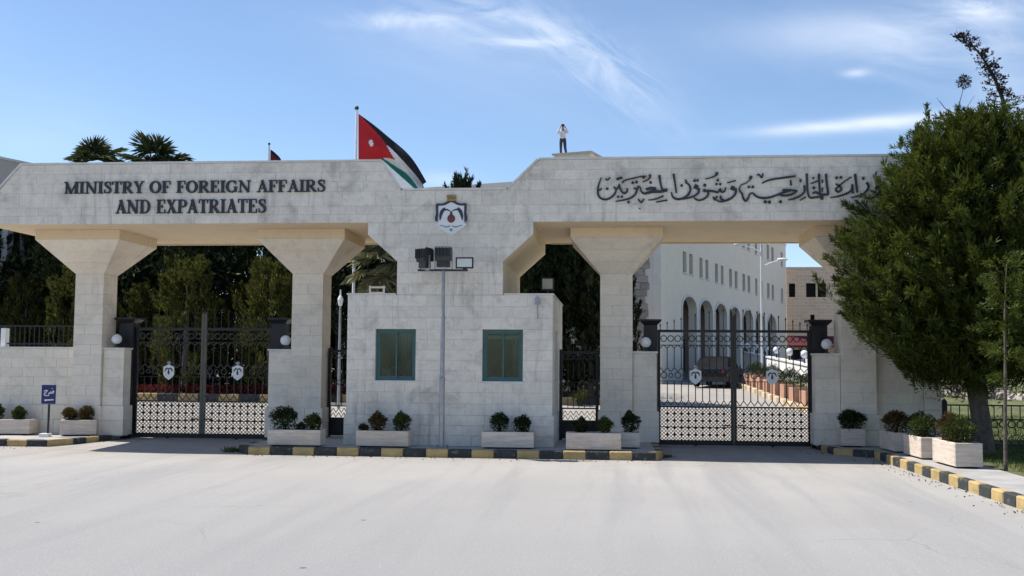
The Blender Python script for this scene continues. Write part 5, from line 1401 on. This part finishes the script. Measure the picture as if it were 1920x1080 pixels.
# ------------------------------------------------------------------ flags
def flag(x, y, ztop, T, B, colours, label, n=(44, 24), star=True, pole_r=(.055, .04), group=None, hoist_top=.18):
    """T, B: outline of top and bottom edges as offsets (dx,dz) from the top of the hoist"""
    fl = thing('flagpole', label.replace('flag', 'flagpole flying the flag', 1) if False else 'tall pale steel '+label, 'flagpole', (x, y, gz(y)), group=group)
    MB().tube([(x,y,gz(y)),(x,y,ztop-1.5),(x,y,ztop)], [pole_r[0],pole_r[1]*1.1,pole_r[1]], 10).obj('pole', 'white', fl)
    MB().ball((x,y,ztop+.05), .075, 10).obj('finial', 'dark_metal', fl)
    return fl
WARP = lambda u: (.14+.15*u, .56+.04*u)
def cloth(x, y, z, T, B, n, mats, colour, name, label, depth):
    top = catmull(T, None, 12); bot = catmull(B, None, 12)
    nu, nv = n
    def at(c, u):
        s = u*(len(c)-1); i = min(int(s), len(c)-2); f = s-i
        return (c[i][0]*(1-f)+c[i+1][0]*f, c[i][1]*(1-f)+c[i+1][1]*f)
    vs = []
    for i in range(nu+1):
        u = i/nu; a, b = at(top, u), at(bot, u); ka, kb = WARP(u)
        for j in range(nv+1):
            v = j/nv
            vv = v; v = ka*v*3 if v < 1/3 else (ka+(kb-ka)*(v-1/3)*3 if v < 2/3 else kb+(1-kb)*(v-2/3)*3)
            fold = .16*u**.6*math.sin(9.0*v+4.5*u)+.07*u*math.sin(17*v-6*u)
            vs.append((a[0]*(1-v)+b[0]*v+.05*u*math.sin(11*v+3*u), depth*u+fold, a[1]*(1-v)+b[1]*v+.03*u*math.sin(14*u+5*v)))
    mb = MB()
    for p in vs: mb.v.append(p)
    for i in range(nu):
        for j in range(nv):
            mb.f.append((i*(nv+1)+j, (i+1)*(nv+1)+j, (i+1)*(nv+1)+j+1, i*(nv+1)+j+1))
            mb.m.append(colour((i+.5)/nu, (j+.5)/nv))
    fl = tag(mb.obj('flag', mats, None, smooth=True), label, 'flag')
    fl.location = (x, y, z)
    return fl
def jordan(u, v):
    if u < .58*(1-abs(v-.5)*2):
        if ((u-.20)/.030)**2+((v-.5)/.050)**2 < 1: return 3
        return 0
    return 1 if v < 1/3 else (3 if v < 2/3 else 2)
flag(-8.36, 12, 10.22, None, None, None, 'flagpole flying the big red, black, white and green flag')
k_ = 34.0/1986
def off(px): return [((a-672)*k_, -(b-213)*k_) for a, b in px]
cloth(-8.30, 12.0, 10.08, off([(672,213),(710,241),(746,272),(778,304),(803,346)]), off([(674,330),(695,330),(716,328),(746,340),(780,364)]), (64, 36),
      ('red', 'fblack', 'fgreen', 'fwhite'), jordan, 'flag', 'big flag with red triangle, white star and black, white and green bands above the gateway', .5)
flag(-18.3, 33.0, 13.5, None, None, None, 'flagpole with a small dark red flag above the English lettering', pole_r=(.08, .05))
cloth(-18.22, 33.0, 13.25, [(0,0),(.28,-.22),(.52,-.55),(.72,-.95)], [(0,-1.5),(.26,-1.55),(.5,-1.6),(.74,-1.65)], (24, 16),
      ('fmaroon', 'fblack', 'fwhite'), lambda u, v: 1 if v < .22 else (2 if (.3 < u < .36 and .55 < v < .62) else 0), 'flag', 'small dark red flag above the English lettering on the left beam', .2)

# ------------------------------------------------------------------ main building behind the right gate
A_ = R(18.8)
FX, FY = 2.643, 33.0
BZ = .95                                       # ground at the facade
bd = thing('ministry_building', 'large pale stone office building with an arcade seen through the right gate', 'building', (FX, FY, 0), math.pi/2-A_)
bays = [(4.1,7.2),(8.0,11.1),(11.9,15.0),(15.9,19.0),(20.1,23.4),(24.4,27.8),(29.0,32.6)]
wins = []
for row, (za, zb) in enumerate(((6.95, 8.12), (9.95, 11.1))):
    for (a, b) in [(4.3,5.1),(5.7,6.5),(8.05,8.8),(9.5,10.25),(11.95,12.75),(13.55,14.3),(15.95,16.8),(17.6,18.45),(20.1,21.0),(21.8,22.7),(24.5,25.3),(26.4,27.3),(29.1,30.1),(31.0,32.0),(35.2,36.1)]:
        wins.append((a, b, za, zb))
TOPZ = 11.85
fw_ = MB()
wall_holes(fw_, 0, 37.6, 5.95, TOPZ, 0, .45, wins)
cur = 0.0
for (a, b) in bays + [(37.6, 37.6)]:
    if a > cur: fw_.box(cur, a, 0, .45, BZ-.4, 5.95)
    if b > a:
        zs0 = 5.66-(b-a)/2*.52; arc = []
        for k in range(17):
            q_ = math.pi*k/16; arc.append(((a+b)/2-(b-a)/2*math.cos(q_), zs0+(5.66-zs0)*math.sin(q_)**.85))
        vs = [(x, y, z) for y in (0, .45) for x, z in arc]+[(x, y, 5.95) for y in (0, .45) for x, z in arc]
        m = 17; fs = []
        for k in range(16):
            fs += [(k, k+1, 2*m+k+1, 2*m+k), (m+k, 3*m+k, 3*m+k+1, m+k+1), (k, m+k, m+k+1, k+1)]
        fw_.add(vs, fs)
        # archivolt moulding
    cur = b
wall_ = fw_.obj('wall', 'facade', bd, local=True)
for (a, b) in bays:
    zs0 = 5.66-(b-a)/2*.52
    pts = [(a-.08, BZ+.1), (a-.08, zs0)]+[((a+b)/2-((b-a)/2+.08)*math.cos(math.pi*k/16), zs0+(5.74-zs0)*math.sin(math.pi*k/16)**.85) for k in range(17)]+[(b+.08, zs0), (b+.08, BZ+.1)]
    MB().ribbon(pts, [.16]*len(pts), -.05, -.003).obj('arch_moulding', 'coping', wall_, local=True)
for (a, b, za, zb) in wins:
    w = MB().box(a, b, .20, .24, za, zb).obj('window', 'pane', bd, local=True)
    MB().box(a-.05, b+.05, -.07, -.003, za-.09, za-.004).obj('sill', 'coping', w, local=True)
    MB().box((a+b)/2-.025, (a+b)/2+.025, .16, .198, za, zb).box(a, b, .165, .197, (za+zb)/2+.15, (za+zb)/2+.19).obj('frame', 'dark_metal', w, local=True)
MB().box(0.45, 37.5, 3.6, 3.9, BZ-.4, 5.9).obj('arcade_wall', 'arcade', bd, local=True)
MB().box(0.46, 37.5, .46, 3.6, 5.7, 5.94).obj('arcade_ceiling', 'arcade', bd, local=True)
for (a, b) in bays:
    MB().box((a+b)/2-.65, (a+b)/2+.65, 3.54, 3.595, BZ, BZ+2.6).obj('door', 'pane', bd, local=True)
# near end wall in rougher stone, the rest of the block and its roof
MB().box(0, .44, .46, 24, BZ-.4, TOPZ).box(37.2, 37.6, .46, 24, BZ-.4, TOPZ).box(.44, 37.2, 23.6, 24, BZ-.4, TOPZ).obj('end_wall', 'facade', bd, local=True)
rs_b = random.Random(3); sm = MB()
for r_ in range(30):
    z0 = BZ+.1+r_*.36; x = .5+rs_b.uniform(.1, .4)
    while x < 6.0:
        l = rs_b.uniform(.45, .8); sm.box(-.05-rs_b.random()*.05, -.002, x, x+l-.03, z0, z0+.33); x += l
so = sm.obj('rustic_stonework', 'rubble', bd, local=True); so['kind'] = 'stuff'
MB().box(.44, 37.2, .46, 23.6, TOPZ-.5, TOPZ-.2).obj('roof', 'paving', bd, local=True)
MB().box(-.05, 37.65, -.06, .47, TOPZ+.001, TOPZ+.12).obj('parapet_coping', 'coping', bd, local=True)
sh = MB().box(.3, 4.0, 4.0, 6.1, TOPZ-.19, 13.18).obj('stair_head', 'facade', bd, local=True)
MB().box(.2, 4.1, 3.9, 6.2, 13.182, 13.28).obj('stair_roof', 'grey_facade', sh, local=True)

# tan stone building beyond
def far(v): return v*1.227
def farz(z): return 1.9+(z-1.9)*1.227
tb = thing('tan_stone_building', 'tan stone building with dark square windows left of the pine, behind the right gate', 'building', (20.2, 70, gz(70)))
TW = [(12.41,12.85,6.55,7.5),(13.58,14.25,6.55,7.52),(14.36,14.95,6.55,7.52),(13.84,14.14,4.85,5.33),(16.0,16.6,6.55,7.5),(17.2,17.8,6.55,7.5),(12.5,15.0,1.4,2.9)]
TW = [(far(a), far(b), farz(c), farz(d)) for a, b, c, d in TW]
TT = farz(8.55)
wall_holes(m_b := MB(), 15.0, 32, 1.0, TT, 70, 70.4, TW)
m_b.box(15.0, 32, 70.4, 82, 1.0, TT-.3); tw_ = m_b.obj('wall', 'tanbrick', tb)
for (a, b, za, zb) in TW:
    MB().box(a, b, 70.2, 70.25, za, zb).obj('window', 'pane', tb)
MB().box(14.9, 32.1, 69.92, 70.45, TT+.005, TT+.12).obj('coping', 'coping', tb)
z0, z1 = farz(3.15), farz(3.85)
MB().add([(15.0,68.8,z0),(20.5,68.8,z0),(20.5,69.98,z1),(15.0,69.98,z1),(15.0,68.8,z0-.1),(20.5,68.8,z0-.1),(20.5,69.98,z1-.1),(15.0,69.98,z1-.1)], [(0,1,2,3),(7,6,5,4),(0,4,5,1),(1,5,6,2),(2,6,7,3),(3,7,4,0)]).obj('awning', 'maroon', tb)

# grey building at the far left
ga = math.atan2(3.09, 1.09)
lb = thing('grey_building', 'plain grey building with a sloping roofline at the far left edge', 'building', (-26.6, 19.0, gz(19)), ga)
GW = [(x, x+.5, 5.0, 7.6) for x in (1.2, 2.6, 4.0, 5.4, 6.8, 8.2, 9.6)]
wall_holes(m_b := MB(), -3, 16, -.5, 9.95, 0, .4, GW); m_b.box(-3, 16, .4, 12, -.5, 9.7)
m_b.obj('wall', 'grey_facade', lb, local=True)
for (a, b, za, zb) in GW:
    MB().box(a, b, .2, .25, za, zb).obj('window', 'pane', lb, local=True)
    MB().box(b+.25, b+.5, -.12, -.003, 3.5, 8.4).obj('pilaster', 'white_wall', lb, local=True)
MB().box(-3.05, 16.05, -.06, .41, 9.952, 10.06).obj('coping', 'coping', lb, local=True)

# ------------------------------------------------------------------ person standing on the roof
pe = thing('person', 'person in white shirt on the roof with both hands raised to the face', 'person', (-2.60, 36.0, 13.285))
def skin(name, verts, edges, radii, mat, parent, sub=2, root=0):
    me = bpy.data.meshes.new(name); me.from_pydata(verts, edges, [])
    o = put(me, name, parent, local=True)
    o.modifiers.new('skin', 'SKIN'); 
    if not me.skin_vertices: 
        bm = bmesh.new(); bm.from_mesh(me); bm.verts.layers.skin.verify(); bm.to_mesh(me); bm.free()
    for i, r_ in enumerate(radii):
        me.skin_vertices[0].data[i].radius = r_ if isinstance(r_, tuple) else (r_, r_)
        me.skin_vertices[0].data[i].use_root = (i == root)
    s = o.modifiers.new('sub', 'SUBSURF'); s.levels = sub; s.render_levels = sub
    me.materials.append(MAT[mat]); return o
V_ = [(0,0,.95),(0,0,1.15),(0,0,1.36),(0,-.01,1.48),(0,-.02,1.56),(0,-.02,1.70),   # pelvis..head
      (.10,0,.90),(.13,-.06,.50),(.20,.03,.09),(.22,-.10,.05),
      (-.10,0,.90),(-.11,.02,.50),(-.10,.06,.09),(-.11,-.07,.05),
      (.19,0,1.42),(.30,-.08,1.27),(.15,-.22,1.58),(.10,-.24,1.64),
      (-.19,0,1.42),(-.30,-.08,1.27),(-.15,-.22,1.58),(-.10,-.24,1.64)]
E_ = [(0,1),(1,2),(2,3),(3,4),(4,5),(0,6),(6,7),(7,8),(8,9),(0,10),(10,11),(11,12),(12,13),(2,14),(14,15),(15,16),(16,17),(2,18),(18,19),(19,20),(20,21)]
Rd = [(.14,.10),(.13,.10),(.16,.11),.065,.075,(.085,.10),.085,.06,.042,.04,.085,.06,.042,.04,.06,.045,.035,.04,.06,.045,.035,.04]
body = skin('body', V_, E_, Rd, 'skin', pe)
skin('shirt', [(0,0,.90)]+[V_[i] for i in (1,2,14,15,16,18,19,20)], [(0,1),(1,2),(2,3),(3,4),(4,5),(2,6),(6,7),(7,8)], [(.19,.15),(.18,.15),(.20,.14),.085,.065,.05,.085,.065,.05], 'shirt', pe)
skin('trousers', [(0,0,1.10)]+[V_[i] for i in (0,6,7,8,10,11,12)], [(0,1),(1,2),(2,3),(3,4),(1,5),(5,6),(6,7)], [(.15,.115),(.17,.125),.115,.085,.065,.105,.08,.065], 'trousers', pe)
MB().ball((0,0,1.745), .105, 12, 0, (1,1.05,.75)).obj('hair', 'wood_dark', pe, local=True, smooth=True)
MB().box(-.07,.07,-.34,-.19,1.63,1.69).obj('binoculars', 'black', pe, local=True)
MB().ball((.22,-.13,.04), .06, 8, 0, (.8,1.8,.7)).ball((-.11,-.10,.04), .06, 8, 0, (.8,1.8,.7)).obj('shoes', 'black', pe, local=True)

# ------------------------------------------------------------------ driveway things behind the right gate
names = ['nearest', 'second', 'third', 'fourth', 'fifth', 'sixth', 'seventh', 'eighth']
for k in range(8):
    y = 14.2+k*2.3; x = 6.75+.02*k
    planter(x, y, .72, .95, .62, R(2), 'terracotta planter beyond the right gate, %s in the row along the driveway' % names[k], mat='terracotta', name='terracotta_planter', z=gz(y)+.02, group='terracotta planters along the driveway')
    shrub(x, y, gz(y)+.55, .30 if k % 3 else .40, .55 if k % 2 else .72, ('shrubdark', 'shrub', 'shrubdark')[k % 3], 'bushy plant in the %s terracotta planter of the row along the driveway' % names[k], 60+k % 3, group='plants in the terracotta planters', n=900)
ww = thing('white_parapet', 'bright white rendered parapet behind the terracotta planters', 'wall', (8.0, 27, gz(27)))
MB().add([(7.75,13,gz(13)-.1),(8.0,13,gz(13)-.1),(7.75,41,gz(41)-.1),(8.0,41,gz(41)-.1),(7.75,13,1.55),(8.0,13,1.55),(7.75,41,2.55),(8.0,41,2.55)],
         [(0,1,3,2),(4,6,7,5),(0,4,5,1),(2,3,7,6),(0,2,6,4),(1,5,7,3)]).obj('wall', 'white_wall', ww)
MB().add([(7.70,13,1.553),(8.05,13,1.553),(7.70,41,2.553),(8.05,41,2.553),(7.70,13,1.62),(8.05,13,1.62),(7.70,41,2.62),(8.05,41,2.62)],
         [(0,1,3,2),(4,6,7,5),(0,4,5,1),(2,3,7,6),(0,2,6,4),(1,5,7,3)]).obj('coping', 'white', ww)
w3 = thing('white_ramp_wall', 'white ramp wall rising to the right below the maroon awning', 'wall', (11, 34, gz(34)))
MB().add([(9.2,38,gz(38)-.1),(9.35,38.2,gz(38)-.1),(13.5,30,gz(30)-.1),(13.65,30.2,gz(30)-.1),(9.2,38,2.0),(9.35,38.2,2.0),(13.5,30,2.7),(13.65,30.2,2.7)],
         [(0,1,3,2),(4,6,7,5),(0,4,5,1),(2,3,7,6),(0,2,6,4),(1,5,7,3)]).obj('wall', 'white_wall', w3)
gl_ = ['farthest', 'second farthest', 'third farthest', 'middle', 'third nearest', 'second nearest', 'nearest']
for k in range(7):
    y = 40-k*3.6; z = 1.62+(y-13)/28*1.0
    t = thing('globe_lamp', 'small white globe lamp on the white parapet, %s of its row' % gl_[k], 'lamp', (7.87, y, z-.005), group='globe lamps on the white parapet')
    MB().lathe([(.05,0),(.03,.06),(.03,.22)], (7.87, y, z-.004), 8).obj('lamp_base', 'dark_metal', t)
    MB().ball((7.87, y, z+.36), .17, 14).obj('globe', 'globe', t, smooth=True)
lp = thing('street_lamp', 'tall thin street lamp with two angled arms in front of the arcaded building', 'street lamp', (7.15, 29, gz(29)))
lx, ly = 7.15, 29
MB().tube([(lx,ly,gz(29)-.05),(lx,ly,4),(lx,ly,7.9)], [.055,.04,.03], 10).obj('pole', 'white', lp)
for s, z in ((1, 6.62), (-1, 7.35)):
    MB().tube([(lx,ly,z-.15),(lx+s*.4,ly,z+.05),(lx+s*.8,ly,z+.18)], .028, 8).obj('arm', 'white', lp)
    MB().ball((lx+s*1.0,ly,z+.23), .1, 10, 0, (2.6,1.1,.8)).obj('lamp_head', 'white', lp, smooth=True)
lp2 = thing('street_lamp', 'slim lamp post with a white lantern in the gap right of the second pier', 'street lamp', (-9.05, 13.0, gz(13)))
MB().tube([(-9.05,13,gz(13)-.05),(-9.05,13,3.75)], [.055,.04], 10).obj('pole', 'steel', lp2)
MB().lathe([(.04,0),(.07,.03),(.10,.22),(.07,.30),(.03,.36),(.02,.55)], (-9.05,13,3.75), 10).obj('lantern', 'white', lp2)
# white chair-like frame and red tail seen over the booth, small pale blocks beyond the left gate
ws_ = thing('slatted_stand', 'white slatted stand showing over the booth roof left of the floodlights', 'stand', (-6.55, 6.2, 3.02))
m_b = MB()
for x in (-6.48, -6.10): m_b.box(x-.022, x+.022, 6.18, 6.23, .16, 3.94)
for z in (3.45, 3.60, 3.75, 3.90): m_b.box(-6.455, -6.125, 6.19, 6.22, z-.025, z+.025)
m_b.obj('slat_frame', 'white', ws_); 
for x, w_, l in ((-11.05, .32, 'grey pedestal with pale rounded top behind the right leaf of the left gate'), (-10.35, .30, 'grey pedestal with pale rounded top close to the wall stub of the second pier')):
    t = thing('stone_pedestal', l, 'pedestal', (x, 15.2, gz(15.2)), group='grey pedestals beyond the left gate')
    MB().box(x-w_, x+w_, 14.95, 15.45, gz(15)-.05, 1.55).obj('shaft', 'grey_facade', t)
    MB().ball((x, 15.2, 1.72), .30, 12, 0, (1,.9,.75)).obj('top', 'lens', t, smooth=True)

# parked dark car in front of the arcade
car = thing('parked_car', 'dark car parked in front of the arcade beyond the right gate', 'car', (5.35, 31.2, gz(31.2)), R(72))
def section(pr, y0, y1, inset): 
    return pr
body_p = [(-2.1,.28),(2.1,.28),(2.18,.55),(2.10,.78),(1.25,.92),(-1.6,.96),(-2.12,.86),(-2.18,.5)]
cab_p = [(1.05,.90),(.45,1.40),(-.95,1.44),(-1.65,.94)]
mb = MB().prism_xz(body_p, -.86, .86)
cbd = mb.obj('body', 'car_paint', car, local=True)
vs = [(x, -.80+(.12 if z > 1 else 0), z) for x, z in cab_p]+[(x, .80-(.12 if z > 1 else 0), z) for x, z in cab_p]
MB().add(vs, [(0,1,2,3),(7,6,5,4),(0,4,5,1),(1,5,6,2),(2,6,7,3),(3,7,4,0)]).obj('cabin', 'pane', car, local=True)
MB().box(-.92,.42,-.66,.66,1.425,1.47).obj('roof', 'car_paint', car, local=True)
for sx in (-1.3, 1.32):
    for sy in (-1, 1):
        w = MB().tube([(sx, sy*.88, .32), (sx, sy*.68, .32)], .32, 18).obj('wheel', 'rubber', car, local=True)
        MB().tube([(sx, sy*.892, .32), (sx, sy*.70, .32)], .19, 12).obj('rim', 'steel', w, local=True)
for sy in (-1, 1):
    MB().ball((2.10, sy*.62, .66), .12, 8, 0, (.6,1.5,.8)).obj('headlight', 'lens', car, local=True)
    MB().ball((-2.12, sy*.66, .72), .10, 8, 0, (.5,1.6,.9)).obj('tail_light', 'tail', car, local=True)
    MB().box(.55,.75,sy*.86-.02+sy*.08,sy*.86+.02+sy*.08,.92,1.04).obj('mirror', 'car_paint', car, local=True)
MB().box(2.17,2.20,-.45,.45,.36,.50).obj('grille', 'black', car, local=True)
